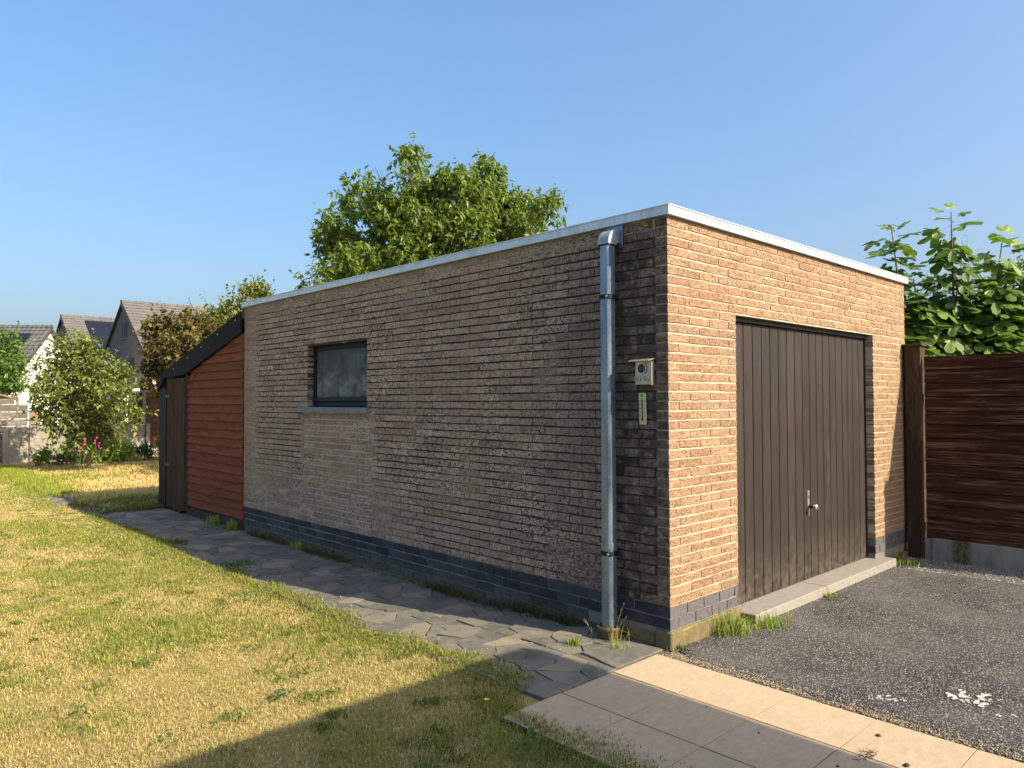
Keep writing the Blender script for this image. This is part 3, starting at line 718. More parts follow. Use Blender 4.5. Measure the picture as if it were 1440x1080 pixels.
# downpipe
dpz = empty('downpipe', (-.085, .43, 0)); P(dpz)
def chpoly(x0, x1, y0, y1, c): return [(x0+c, y0), (x1-c, y0), (x1, y0+c), (x1, y1-c), (x1-c, y1), (x0+c, y1), (x0, y1-c), (x0, y0+c)]
m = MB(); m.prism(chpoly(-.128, -.045, .388, .470, .010), 2, .07, 1.20 if False else .60); m.prism(chpoly(-.126, -.047, .390, .468, .010), 2, .60, 2.665); WP(m.obj('pipe', ZINC), dpz)
m = MB(); m.prism(chpoly(-.1315, -.0415, .3845, .4735, .011), 2, .595, .64); WP(m.obj('pipe_joint', ZINC), dpz)
m = MB(); prof = []
for k in range(7):
    a = k/6*math.pi/2; prof.append((-.050-.082*math.cos(a)+.0, 2.672+.086*math.sin(a)))
outer = [(-.132, 2.655)]+prof+[(.02, 2.758)]; inner = [(.02, 2.672), (-.038, 2.672), (-.038, 2.655)]
m.prism(outer+inner, 1, .384, .474); 
# prism on axis 1 uses (x,z)
WP(m.obj('elbow', m_plain('weathered_zinc', (.33, .37, .42), .55, .35, 40, .5, metal=.4, dark=(.22, .21, .2))), dpz)
m = MB(); m.box((-.012, .355, 2.64), (-.004, .385, 2.80)); m.box((-.012, .385, 2.758), (-.004, .49, 2.80)); WP(m.obj('wall_flange', ZINC), dpz)
m = MB(); m.prism(chpoly(-.1335, -.04, .3825, .4755, .011), 2, 2.648, 2.656); WP(m.obj('seam', BLACKP), dpz)
for z in (2.285, .555):
    m = MB(); m.prism(chpoly(-.1325, -.0405, .383, .475, .011), 2, z, z+.028); m.box((-.045, .415, z+.004), (.01, .445, z+.024)); m.box((-.07, .362, z+.002), (-.050, .395, z+.026)); m.box((-.07, .463, z+.002), (-.050, .50, z+.026)); o = WP(m.obj('bracket', BLACKP), dpz)
    m = MB(); m.cyl((-.134, .398, z+.014), (-.142, .398, z+.014), .008, 10); WP(m.obj('screw', STEEL), dpz)
POT = m_plain('glazed_clay', (.10, .070, .048), .35, .3, 25, .3, dark=(.16, .12, .08))
m = MB(); m.lathe((-.087, .43, -.03), [(.03, -.05), (.060, 0), (.075, .05), (.080, .085), (.086, .09), (.087, .112), (.082, .116), (.071, .112), (.066, .08), (.02, .07)], 24); WP(m.obj('drain_cup', POT, smooth=True), dpz)

# intercom
INTM = m_plain('intercom_steel', (.50, .46, .38), .35, .12, 30, .1, metal=.6)
ic = empty('intercom_panel', (-.02, .18, 1.70), 'small metal bell panel with round lens and two buttons under a hood, beside the downpipe', 'intercom')
def rel(o, par): o.parent = par; o.location = o.location-par.location; return o
m = MB(); m.box((-.035, .115, 1.700), (-.004, .240, 1.862)); rel(m.obj('casing', INTM, bevel=.003), ic)
m = MB(); m.add([(-.004, .098, 1.875), (-.004, .262, 1.875), (-.085, .098, 1.858), (-.085, .262, 1.858), (-.004, .098, 1.870), (-.004, .262, 1.870), (-.085, .098, 1.853), (-.085, .262, 1.853)], [(0, 1, 3, 2), (4, 6, 7, 5), (0, 4, 5, 1), (2, 3, 7, 6), (0, 2, 6, 4), (1, 5, 7, 3)]); rel(m.obj('hood', INTM), ic)
m = MB(); m.box((-.038, .108, 1.697), (-.004, .113, 1.853)); rel(m.obj('side_shield', INTM), ic)
def ring(c, r0, r1, d, mat, nm):
    m = MB(); n = 24; vs = []
    for (rr, xx) in ((r1, -.035), (r1, -.035-d), (r0, -.035-d), (r0, -.036)):
        vs += [(xx, c[0]+rr*math.cos(2*math.pi*k/n), c[1]+rr*math.sin(2*math.pi*k/n)) for k in range(n)]
    m.add(vs, [(j*n+k, j*n+(k+1) % n, (j+1)*n+(k+1) % n, (j+1)*n+k) for j in range(3) for k in range(n)]); return rel(m.obj(nm, mat, smooth=False), ic)
lens_c = (.183, 1.806)
ring(lens_c, .031, .038, .010, STEEL, 'lens_ring')
m = MB(); m.cyl((-.034, *lens_c), (-.042, *lens_c), .031, 24); o = rel(m.obj('speaker_disc', m_plain('dark_lens', (.03, .03, .035), .25, .3)), ic)
m = MB()
for k in range(3): 
    for q in range(2): m.cyl((-.042, lens_c[0]-.014+k*.014, lens_c[1]-.004+q*.010), (-.0432, lens_c[0]-.014+k*.014, lens_c[1]-.004+q*.010), .0022, 6)
rel(m.obj('speaker_holes', m_plain('pale_dots', (.4, .42, .42), .5, .1)), ic)
BTN = m_plain('cream_button', (.33, .34, .20), .35, .1, 40, .1)
for yy in (.216, .150):
    ring((yy, 1.741), .0185, .024, .008, STEEL, 'button_ring')
    m = MB(); m.tube([(-.034, yy, 1.741), (-.040, yy, 1.741), (-.045, yy, 1.741), (-.047, yy, 1.741)], [.0185, .0185, .012, .003], 20); rel(m.obj('button', BTN, smooth=True), ic)
# thermometer
th = empty('wall_thermometer', (-.01, .197, 1.44), 'narrow cream wall thermometer hanging below the metal bell panel', 'thermometer')
CREAM = m_plain('cream_plastic', (.56, .55, .28), .5, .06, 20, .1)
INK = m_plain('black_print', (.02, .02, .02), .6, .1)
tl = math.radians(1.5)
m = MB(); m.prism([(.168, 1.437), (.222, 1.437), (.227, 1.64), (.222, 1.646), (.178, 1.646), (.173, 1.64)], 0, -.016, -.008); rel(m.obj('backplate', CREAM), th)
m = MB(); m.tube([(-.019, .197, 1.470), (-.019, .199, 1.605)], .0028, 8); m.tube([(-.020, .197, 1.462), (-.020, .197, 1.478)], .006, 8); rel(m.obj('glass_tube', m_plain('thermo_fluid', (.06, .05, .035), .2, .1)), th)
m = MB()
for k in range(13):
    z = 1.490+k*.0085; w = .010 if k % 3 == 0 else .006
    m.box((-.0170, .203, z), (-.0164, .203+w, z+.0012)); m.box((-.0170, .193-w, z), (-.0164, .193, z+.0012))
for k in range(5): m.box((-.0170, .2145, 1.492+k*.025), (-.0164, .2185, 1.497+k*.025)); m.box((-.0170, .1785, 1.492+k*.025), (-.0164, .1825, 1.497+k*.025))
rel(m.obj('scale_marks', INK), th)
m = MB(); m.prism([(.190, 1.622), (.212, 1.622), (.210, 1.627), (.204, 1.627), (.207, 1.640), (.199, 1.640), (.198, 1.628), (.190, 1.627)], 0, -.0172, -.0164); rel(m.obj('bird_print', INK), th)

# ------------------------------------------------------------------ lean-to shed
sh = empty('lean_to_shed', (2.1, 8.0, 0), 'lean-to shed clad in red-brown boards against the far end of the garage', 'shed')
zl = -.05
def roofz(y): return 2.469-(y-6.49)*.260
for k in range(21):
    z0 = .10+k*.1125; z1 = z0+.122; y0, y1 = 6.455, 8.31
    # board as sloped (shiplap) prism; clipped by roof line
    yt = y1
    if roofz(y1) < z1:
        yt = 6.49+(2.469-z1)/.260
    if z0 > roofz(y0)-.01: continue
    ztop_r = min(z1, roofz(y0)); ybot = min(y1, 6.49+(2.469-z0)/.260)
    a = [(y0, z0), (ybot, z0)]
    a += [(ybot, z1)] if roofz(ybot) >= z1 else ([(max(y0, yt), z1)] if z1 < roofz(y0) else [])
    if z1 >= roofz(y0): a += [(y0, roofz(y0))]
    else: a += [(y0, z1)]
    if len(a) == 4 and abs(a[2][0]-a[3][0]) < .01: a = a[:3]
    m = MB(); n = len(a); fr = [(-.026 if p[1] <= z0+.001 else -.004, p[0], p[1]) for p in a]; bk = [(.02, p[0], p[1]) for p in a]
    m.add(fr+bk, [tuple(range(n)), tuple(range(n, 2*n))[::-1]]+[(i, (i+1) % n, (i+1) % n+n, i+n) for i in range(n)])
    o = rel(m.obj('board', RED), sh); o['tint'] = random.random()
m = MB(); m.prism([(6.455, -.09), (8.33, -.12), (8.33, .05), (6.455, .098)], 0, -.016, .02); rel(m.obj('skirting_board', SKIRT, bevel=.003), sh)
m = MB(); m.box((-.02, 8.315, -.1), (.03, 8.375, 1.97)); rel(m.obj('door_post', SKIRT), sh)
dd = empty('shed_door', (-.02, 8.76, -.05)); rel(dd, sh)
ed = [8.385, 8.52, 8.70, 8.84, 9.0, 9.14]
for a, b_ in zip(ed, ed[1:]):
    zb = -.045+random.uniform(0, .06)
    m = MB(); n = 6
    fr = [(a+.003, 1.945), (a+.003, zb+.02)]+[(a+.003+(b_-a-.006)*(k/n), zb+random.uniform(-.035, .03)) for k in range(1, n)]+[(b_-.003, zb+random.uniform(-.03, .03)), (b_-.003, 1.945)]
    m.prism(fr, 0, -.040+random.uniform(-.003, .003), -.016); o = m.obj('plank', SHEDDOOR); o.parent = dd; o.location = -(dd.location+sh.location); o['tint'] = random.random()
def DPp(o): o.parent = dd; o.location = o.location-(dd.location+sh.location); return o
m = MB(); m.box((-.015, 8.39, .3), (.005, 9.14, .42)); m.box((-.015, 8.39, 1.5), (.005, 9.14, 1.62)); DPp(m.obj('ledge', SHEDDOOR))
RUST = m_plain('rusty_hinge', (.16, .12, .10), .7, .4, 60, .5)
for z in (1.68, .64):
    m = MB(); m.box((-.046, 9.02, z-.016), (-.041, 9.17, z+.016)); m.cyl((-.048, 9.155, z-.03), (-.048, 9.155, z+.03), .008, 8); DPp(m.obj('hinge', RUST))
m = MB(); m.box((-.02, 9.175, -.1), (.0, 9.19, 1.9)); m.box((-.03, 9.20, -.12), (.06, 9.50, 1.80)); rel(m.obj('end_panel', BLACKP), sh)
m = MB(); m.prism([(6.442, 2.745), (9.55, 1.985), (9.53, 1.765), (9.36, 1.86), (9.24, 1.962), (8.78, 1.975), (8.36, 1.998), (6.442, 2.470)], 0, -.055, -.030); rel(m.obj('fascia_sheet', FASCIA), sh)
for (y, z) in ((6.58, 2.64), (7.15, 2.50), (7.72, 2.36), (8.25, 2.23), (8.80, 2.09), (9.42, 1.93)):
    m = MB(); m.cyl((-.055, y, z), (-.062, y, z), .011, 10); rel(m.obj('screw', STEEL), sh)
m = MB(); m.add([(-.03, 6.442, 2.735), (4.2, 6.442, 2.735), (4.2, 9.54, 1.975), (-.03, 9.54, 1.975), (-.03, 6.442, 2.66), (4.2, 6.442, 2.66), (4.2, 9.54, 1.90), (-.03, 9.54, 1.90)], [(0, 1, 2, 3), (4, 7, 6, 5), (0, 3, 7, 4), (1, 5, 6, 2), (0, 4, 5, 1), (3, 2, 6, 7)]); rel(m.obj('roof', m_plain('corrugated_roof', (.10, .10, .095), .9, .3)), sh)
m = MB(); m.box((0, 9.44, -.1), (4.2, 9.50, 1.90)); m.box((4.14, 6.442, -.1), (4.2, 9.43, 1.92)); m.box((.025, 6.46, -.1), (.05, 8.37, 1.90)); rel(m.obj('wall', RED), sh)
m = MB(); m.box((-.028, 8.33, 1.93), (-.008, 8.37, 2.02)); rel(m.obj('bracket', DARKSTEEL), sh)

# ------------------------------------------------------------------ timber fence on the right
fx = 4.175
fe = empty('timber_fence', (fx, -1, 0), 'dark stained board fence on a mossy concrete base right of the garage', 'fence')
zs = [2.034, 1.894, 1.757, 1.628, 1.477, 1.348, 1.211, 1.089, .96, .838, .688, .545, .401, .205]
for i, (a, b_) in enumerate(zip(zs, zs[1:])):
    x = fx+random.uniform(-.002, .002); n = 14
    ysb = np.linspace(-.200, -1.93, n); v = [];
    m = MB(); t0 = random.random()*10; 
    for y in ysb:
        w = .003*math.sin(y*3+t0); v += [(x+w-.007, y, b_+.001*math.sin(y*5+t0)), (x+w*.6+.004, y, a-.006), (x+.024, y, a-.006), (x+.018, y, b_)]
    fs = []
    for k in range(n-1):
        for q in range(4): fs.append((k*4+q, k*4+(q+1) % 4, (k+1)*4+(q+1) % 4, (k+1)*4+q))
    fs += [(0, 1, 2, 3), (n*4-4, n*4-1, n*4-2, n*4-3)]
    m.add(v, fs); o = rel(m.obj('board', FENCE, bevel=.0), fe); o['tint'] = random.random()
def fpost(y0, y1):
    m = MB(); m.box((fx-.028, y0, -.06), (fx+.005, y1-.012, 2.135)); m.box((fx+.005, y0-.0, -.06), (fx+.11, y1, 2.135)); o = rel(m.obj('post', FPOST, bevel=.004), fe); o['tint'] = random.random()
    m = MB(); m.box((fx-.042, y0-.018, 2.137), (fx+.125, y1+.012, 2.162)); c = m.obj('post_cap', FPOST, bevel=.004); c.parent = o; c.location = -fe.location - Vector((0, 0, 0)) if False else Vector((0, 0, 0)); c.location = Vector((0, 0, 0)); c['tint'] = random.random()
    return o
m = MB(); m.box((fx+.026, -1.93, .2), (fx+.031, -.205, 2.028)); rel(m.obj('seam_shade_sheet', BLACKP), fe)  # added black sheet, painting shade into the gaps between boards
fpost(-.175, -.012); fpost(-2.08, -1.95)
m = MB(); m.box((fx-.012, -1.93, 2.036), (fx+.04, -.205, 2.05)) if False else m.box((fx+.033, -1.93, .3), (fx+.07, -.205, .37)); m.box((fx+.033, -1.93, 1.6), (fx+.07, -.205, 1.67)); rel(m.obj('rail', FPOST), fe)
m = MB(); m.box((fx-.012, -1.945, -.15), (fx+.030, -.245, .206)); m.box((fx-.004, -.243, -.15), (fx+.03, -.18, .20)); rel(m.obj('concrete_base_board', GBOARD, bevel=.004), fe)

# ------------------------------------------------------------------ unseen house behind the camera, roof shaped to cast the foreground shade
hb = empty('dwelling', (-4, -8, 0), 'unseen dwelling with a flat roof shaped to shade the near lawn and tiles', 'house')
WHITE = m_plain('white_render', (.72, .70, .66), .9, .06, 10, .2)
SX, SY, SZ = .452, -3.56, 3.0
m = MB(); m.box((-11, -13, SZ-.09), (SX, SY, SZ)); rel(m.obj('shade_roof', WHITE), hb)  # overhang sized so its edges cast the shadow line on tiles and lawn
m = MB(); m.box((-10.5, -12.6, -.1), (-.7, -4.5, SZ-.092)); rel(m.obj('wall', WHITE), hb)
wf = MB(); wf.box((-6, -4.5, .1), (-3.2, -4.46, 2.3)); w = rel(wf.obj('window', NAVY), hb)
wg = MB(); wg.box((-5.9, -4.46, .2), (-3.3, -4.452, 2.2)); o = wg.obj('pane', m_plain('window_glass', (.03, .035, .04), .05, .1, spec=.5)); o.parent = w

# ------------------------------------------------------------------ grass
def blades(name, X, Y, Hh, Wd, col, zbase, label, lean=.5, cat='grass', parent=None):
    n = len(X); a = RNG.uniform(0, 2*np.pi, n); la = RNG.uniform(0, 2*np.pi, n); ln = Hh*RNG.uniform(0, lean, n)
    z = zbase
    bx, by = np.cos(a)*Wd/2, np.sin(a)*Wd/2
    p0 = np.stack([X-bx, Y-by, z], 1); p1 = np.stack([X+bx, Y+by, z], 1)
    p2 = np.stack([X+np.cos(la)*ln*.35+bx*.7, Y+np.sin(la)*ln*.35+by*.7, z+Hh*.6], 1)
    p3 = np.stack([X+np.cos(la)*ln*.35-bx*.7, Y+np.sin(la)*ln*.35-by*.7, z+Hh*.6], 1)
    p4 = np.stack([X+np.cos(la)*ln, Y+np.sin(la)*ln, z+Hh*np.sqrt(np.clip(1-(ln/Hh)**2*.6, .1, 1))], 1)
    V = np.stack([p0, p1, p2, p3, p4], 1).reshape(-1, 3); b_ = 5*np.arange(n)[:, None]
    Fa = np.concatenate([np.stack([b_[:, 0], b_[:, 0]+1, b_[:, 0]+2], 1), np.stack([b_[:, 0], b_[:, 0]+2, b_[:, 0]+3], 1), np.stack([b_[:, 0]+3, b_[:, 0]+2, b_[:, 0]+4], 1)])
    C4 = np.concatenate([np.repeat(col, 5, 0), np.ones((5*n, 1))], 1); k = np.tile(np.array([.6, .6, .95, .95, 1.1]), n)[:, None]
    C4[:, :3] *= k
    o = link(name, np_mesh(name, V, Fa, GRASS, {'gcol': ('FLOAT_COLOR', C4)}), parent); return tagit(o, label, cat, kind='stuff')
def mixc(t, a, b): return np.asarray(a)[None]*(1-t[:, None])+np.asarray(b)[None]*t[:, None]
STRAW, GREEN, DGREEN, GOLD = (.80, .64, .29), (.30, .36, .065), (.07, .125, .02), (.62, .46, .16)
def lawn_pts(n, y0, y1, xr):
    Y = RNG.uniform(y0, y1, n); xl = xr(Y); X = xl+(LAWN_E(Y)+.05*RNG.normal(0, .6, n)-xl)*RNG.random(n); return X, Y
def lawn_col(X, Y):
    p = .5*vnoise(X*1.6+20, Y*1.1+7, 21)+.3*vnoise(X*5+9, Y*4+1, 22)+.2*vnoise(X*14, Y*13, 23)
    edge = sstep(.55, .0, np.abs(X-LAWN_E(Y))); shade = sstep(.1, -.6, Y)*0
    gk = np.clip((p-.50)*3.6+.45+edge*.35+.38*sstep(1.0, .5, Y), 0, 1); r = RNG.random(len(X)); green = r < gk*.85
    t = RNG.random(len(X)); c = mixc(t, STRAW, (.50, .41, .14)); g_ = mixc(t, GREEN, (.42, .41, .09)); dk = RNG.random(len(X)) < .12+.15*edge
    g_[dk] = mixc(t[dk], DGREEN, GREEN); c[green] = g_[green]; c = c*RNG.uniform(.45, 1.25, len(X))[:, None]; return c, gk
xleft = lambda Y: np.clip(-4.01+.158*(Y+2.76)-.5, -9, -1.5)
for (n, y0, y1, w, h) in ((190000, -2.2, 2.2, .0032, .022), (140000, 2.2, 6.0, .0048, .024), (90000, 6.0, 11.5, .008, .028), (50000, 11.5, 20.0, .013, .036)):
    xr = (lambda Y: np.maximum(-4.6, -4.0-.0*Y)) if y1 < 3 else xleft
    X, Y = lawn_pts(n, y0, y1, xr)
    # keep only what camera wedge could plausibly see plus margin
    c, gk = lawn_col(X, Y); Hh = h*RNG.uniform(.5, 1.3, n)*(1+.5*gk)
    blades('lawn_grass', X, Y, Hh, w*RNG.uniform(.7, 1.3, n), c, zg(X, Y)-.017, 'short straw-and-green lawn blades, %s' % {-2.2: 'nearest to the tiles', 2.2: 'beside the middle of the path', 6.0: 'level with the red shed', 11.5: 'farthest, before the garden wall'}[y0], 1.7)
# darker clumps of clover and coarse grass, and the ragged overgrown lawn edge
rc = np.random.default_rng(91); CX, CY = [], []
for k in range(230):
    y = -1.6+rc.random()**1.3*13; x = float(LAWN_E(np.array(y)))-abs(rc.normal(0, 1.1))-.03
    nb = int(rc.integers(25, 110)); sp = rc.uniform(.02, .07)
    CX.append(x+rc.normal(0, sp, nb)); CY.append(y+rc.normal(0, sp, nb))
X, Y = np.concatenate(CX), np.concatenate(CY); n = len(X); keep = X < LAWN_E(Y)+.04; X, Y = X[keep], Y[keep]; n = len(X)
c = mixc(RNG.random(n), (.06, .115, .02), (.26, .33, .06))*RNG.uniform(.6, 1.2, n)[:, None]
blades('clover_clumps', X, Y, RNG.uniform(.018, .040, n), .0055*RNG.uniform(.6, 1.6, n)*(1+.12*np.clip(Y, 0, 9)), c, zg(X, Y)-.012, 'darker green clumps of clover and coarse grass dotted over the lawn', 1.6)
n = 26000; Y = -1.9+RNG.random(n)**1.4*11.2; X = LAWN_E(Y)+.075*RNG.normal(0, 1, n)*(.35+1.0*vnoise(Y*4, Y*0+2, 55))+.10*(vnoise(Y*2.6, Y*0+9, 56)-.45)*sstep(.2, 1.2, Y)
c = mixc(RNG.random(n), (.13, .20, .03), (.52, .48, .13))*RNG.uniform(.5, 1.15, n)[:, None]
blades('lawn_edge_grass', X, Y, RNG.uniform(.015, .052, n), .0042*RNG.uniform(.6, 1.5, n)*(1+.14*np.clip(Y, 0, 9)), c, np.where(X > -1.13, zg(X, Y)-.004, zg(X, Y)-.016), 'ragged longer grass creeping over the edge of the slate path', 1.5)
n = 2600; Y = RNG.uniform(.1, 9, n); X = -1.13+1.1*RNG.random(n)**1.8; keep = vnoise(X*9, Y*9, 57) > .62; X, Y = X[keep], Y[keep]; n = len(X)
c = mixc(RNG.random(n), (.05, .09, .02), (.20, .22, .06)); blades('path_moss', X, Y, RNG.uniform(.004, .018, n), .006*RNG.uniform(.6, 1.5, n), c, zg(X, Y)-.004, 'moss and seedlings growing in the joints of the slate path', 1.5, 'moss')
# dry plot
n = 60000; Y = RNG.uniform(9.5, 21, n); X = -.75+.35*(vnoise(Y*1.3, Y*0, 31)-.5)+(5.6)*RNG.random(n)**1.2
p = .6*vnoise(X*1.2, Y*1.0, 41)+.4*vnoise(X*4, Y*4, 42); gr = RNG.random(n) < np.clip((p-.55)*3+.15+.8*sstep(10.8, 9.6, Y)*0+.9*sstep(-.35, -.9, X)*(Y > 12), 0, .9)
c = mixc(RNG.random(n), GOLD, (.80, .66, .30)); c[gr] = mixc(RNG.random(gr.sum()), (.22, .29, .035), (.42, .43, .07))
br = RNG.random(n) < .12; c[br] = (.22, .11, .05)
blades('dry_grass', X, Y, (.045+.07*p)*RNG.uniform(.6, 1.3, n), .012*RNG.uniform(.7, 1.4, n), c, zg(X, Y)-.02, 'long golden dried grass covering the plot behind the lean-to', 1.2)
# green strip along the far path
n = 12000; Y = RNG.uniform(12.2, 19.6, n); X = -.70+.30*RNG.normal(0, .6, n)+.15*(Y-15)/5; c = mixc(RNG.random(n), (.16, .22, .03), (.42, .45, .07))
blades('green_grass_strip', X, Y, .11*RNG.uniform(.5, 1.3, n), .012*RNG.uniform(.7, 1.4, n), c, zg(X, Y)-.02, 'fresh green grass growing over the far end of the path', 1.0)
# shaded corner by the shed door
n = 9000; Y = RNG.uniform(9.25, 10.8, n); X = -.45+.5*RNG.normal(0, .6, n)+.2; c = mixc(RNG.random(n), (.07, .11, .02), (.22, .22, .05))
blades('grass_by_shed_door', X, Y, .07*RNG.uniform(.5, 1.6, n), .009*RNG.uniform(.7, 1.4, n), c, zg(X, Y)-.02, 'longer dull green grass at the far corner of the lean-to', 1.0)

def tuft(name, x, y, z, n, h, spread, cols, label, cat='weed', w=.005, lean=1.0, group=None, kind=None):
    X = x+RNG.normal(0, spread, n); Y = y+RNG.normal(0, spread, n); c = mixc(RNG.random(n), *cols)
    group = group or 'small grass tufts around the garage'
    o = blades(name, X-x, Y-y, h*RNG.uniform(.4, 1.2, n), w*RNG.uniform(.6, 1.4, n), c, np.zeros(n), label, lean, cat)
    o.location = (x, y, z); del o['kind']
    if group: o['group'] = group
    return o
LG = ((.12, .20, .03), (.42, .50, .10)); DG = ((.04, .08, .015), (.12, .18, .035)); YG = ((.24, .30, .05), (.50, .50, .14))
tuft('grass_tuft', .62, -.05, .0, 420, .13, .075, LG, 'bushy green grass tuft at the foot of the sunlit pier left of the door', 'grass tuft', .006)
tuft('grass_tuft', .93, -.17, .0, 260, .085, .07, LG, 'low green grass tuft at the left end of the door sill', 'grass tuft', .006)
tuft('grass_tuft', .07, -.03, .0, 60, .04, .03, DG, 'tiny green tuft at the front corner of the brickwork', 'grass tuft', .005)
tuft('grass_tuft', 1.98, -.16, .0, 110, .045, .035, LG, 'small green tuft midway along the door sill', 'grass tuft', .006)
tuft('grass_tuft', 3.72, -.10, .0, 240, .07, .09, LG, 'spreading green tuft in the gravel before the right pier', 'grass tuft', .007)
tuft('grass_tuft', -.36, .50, -.005, 90, .06, .018, LG, 'yellow-green tuft in the slate path beside the clay drain cup', 'grass tuft', .005)
tuft('grass_tuft', -.23, .24, 0, 50, .05, .03, YG, 'sparse yellowish tuft at the near edge of the dark slab', 'grass tuft', .004)
tuft('grass_tuft', -.13, .33, 0, 26, .14, .06, YG, 'straggling stems around the clay drain cup of the downpipe', 'grass tuft', .004, 1.5)
tuft('grass_tuft', -.92, 6.2, -.05, 260, .05, .07, DG, 'dark green tuft in the path nearest the lean-to', 'grass tuft', .007)
tuft('grass_tuft', -.86, 4.55, -.05, 300, .035, .10, DG, 'flat dark green patch in the middle of the slate path', 'grass tuft', .007)
tuft('grass_tuft', -.06, 6.62, -.05, 160, .14, .03, LG, 'upright light green weed against the skirting near the garage end', 'grass tuft', .008)
tuft('grass_tuft', -.06, 7.15, -.05, 170, .13, .05, LG, 'wider light green weed against the middle of the red skirting', 'grass tuft', .008)
tuft('grass_tuft', -.05, 4.9, -.05, 120, .10, .04, LG, 'green weed at the plinth below the left side of window', 'grass tuft', .007)
# tall seeding stalks
def stalks(name, pts, label):
    m = MB(); rr = random.Random(3)
    for (x, y, h, lx_, ly_) in pts:
        pp = [(x+lx_*t*t, y+ly_*t*t, h*t) for t in (0, .35, .7, 1)]; m.tube(pp, [.0022, .0018, .0014, .0008], 4)
        for k in range(9):
            t = .62+.38*k/9; q = (x+lx_*t*t, y+ly_*t*t, h*t); m.tube([q, (q[0]+rr.uniform(-.012, .012), q[1]+rr.uniform(-.012, .012), q[2]+.012)], [.0018, .0008], 3)
        for k in range(2):
            t = rr.uniform(.1, .4); q = (x+lx_*t*t, y+ly_*t*t, h*t); e = (q[0]+rr.uniform(-.07, .07), q[1]-rr.uniform(.01, .05), q[2]+.05)
            m.add([q, (q[0]+.004, q[1], q[2]), e], [(0, 1, 2)])
    return tagit(m.obj(name, m_plain('seed_stalk', (.20, .17, .06), .8, .3)), label, 'grass stalks', 'seeding grass stalks')
stalks('seeding_grass', [(.60, -.05, .42, .03, -.02), (.66, -.06, .30, .09, -.03), (.52, -.04, .26, -.10, -.05), (.70, -.08, .36, .16, -.05), (.50, -.05, .20, -.16, -.03)], 'tall thin seeding grass stalks standing before the sunlit pier')
stalks('seeding_grass', [(-.17, .36, .24, -.02, -.05), (-.14, .34, .18, .02, -.08), (-.18, .50, .14, -.08, .02), (-.15, .33, .26, .06, -.03)], 'thin yellowish stalks rising beside the clay drain cup')
# litter along the wall base
n = 5200; Y = RNG.uniform(.55, 8.3, n); X = -.012-np.abs(RNG.normal(0, .035, n)); k = vnoise(Y*2.2, Y*0+5, 77); keep = RNG.random(n) < sstep(.38, .8, k)+.12; X, Y, k = X[keep], Y[keep], k[keep]
c = mixc(RNG.random(len(X)), (.06, .08, .02), (.16, .17, .06))
blades('wall_foot_weeds', X, Y, .055*RNG.uniform(.3, 1.5, len(X))*(.4+k), .007*RNG.uniform(.5, 1.4, len(X)), c, zg(X, Y)-.004, 'ragged line of small weeds in the joint between path and plinth', 1.3, 'weeds')
n = 6000; Y = RNG.uniform(.5, 8.3, n); X = -.008-np.abs(RNG.normal(0, .04, n))
p = np.stack([X, Y, zg(X, Y)+.002], 1); grains('soil_crumbs', p, RNG.uniform(.002, .009, n), m_grain('crumbs', [(0, (.03, .025, .018)), (.7, (.09, .075, .05)), (.93, (.12, .10, .07)), (1, (.5, .48, .44))]), 'crumbs of soil and shed mortar along the foot of the plinth', 'crumbs')
n = 2600; Y = RNG.uniform(.1, 9, n); X = RNG.uniform(-1.1, 0, n); p = np.stack([X, Y, zg(X, Y)+.004], 1)
grains('path_debris', p, RNG.uniform(.0015, .0055, n), m_grain('debris', [(0, (.05, .04, .03)), (.6, (.22, .19, .14)), (.9, (.40, .36, .28)), (1, (.75, .72, .66))]), 'tiny chips and crumbs strewn over the slate path', 'debris')
# clover-like broad weeds in the lawn
def broadweed(x, y, label, n=16, s=.022, col=GREEN):
    m = MB(); z = float(zg(x, y))
    for k in range(n):
        a = random.uniform(0, 6.28); r = random.uniform(.01, .075); cx, cy = x+r*math.cos(a), y+r*math.sin(a); q = s*random.uniform(.6, 1.2); hz = z+random.uniform(.012, .035)
        d = random.uniform(0, 6.28); u = (math.cos(d), math.sin(d)); v = (-u[1], u[0])
        pts = [(0, 0), (.35, .28), (.75, .26), (1, 0), (.75, -.26), (.35, -.28)]
        m.add([(cx-x+(p_*u[0]+t*v[0])*q, cy-y+(p_*u[1]+t*v[1])*q, hz-z+abs(t)*q*.4+p_*q*.3) for p_, t in pts], [(0, 1, 2, 3), (0, 3, 4, 5)])
    o = m.obj('broadleaf_weed', m_leaf('weed_leaf', [(0, (.05, .10, .02)), (1, (.10, .17, .03))]) if 'weed_leaf' not in bpy.data.materials else bpy.data.materials['weed_leaf'], loc=(x, y, z)); return tagit(o, label, 'weed', 'broad-leaved weeds in the lawn')
broadweed(-2.15, 1.05, 'dark broad-leaved weed in the sunlit lawn just before the shadow edge', 26, .03)
broadweed(-2.75, .92, 'smaller broad-leaved weed at the left, close to the shadow edge', 12, .025)
broadweed(-1.62, -.32, 'pale broad leaves low in the shaded grass by the tiles', 10, .05)
broadweed(-1.85, 2.0, 'dark broad-leaved weed in the grass near the slate path', 16, .025)
broadweed(-2.95, 1.6, 'broad-leaved weed in the straw-coloured part of the lawn at left', 16, .025)
YEL = m_plain('yellow_petal', (.80, .55, .01), .5, .05, 20, 0)
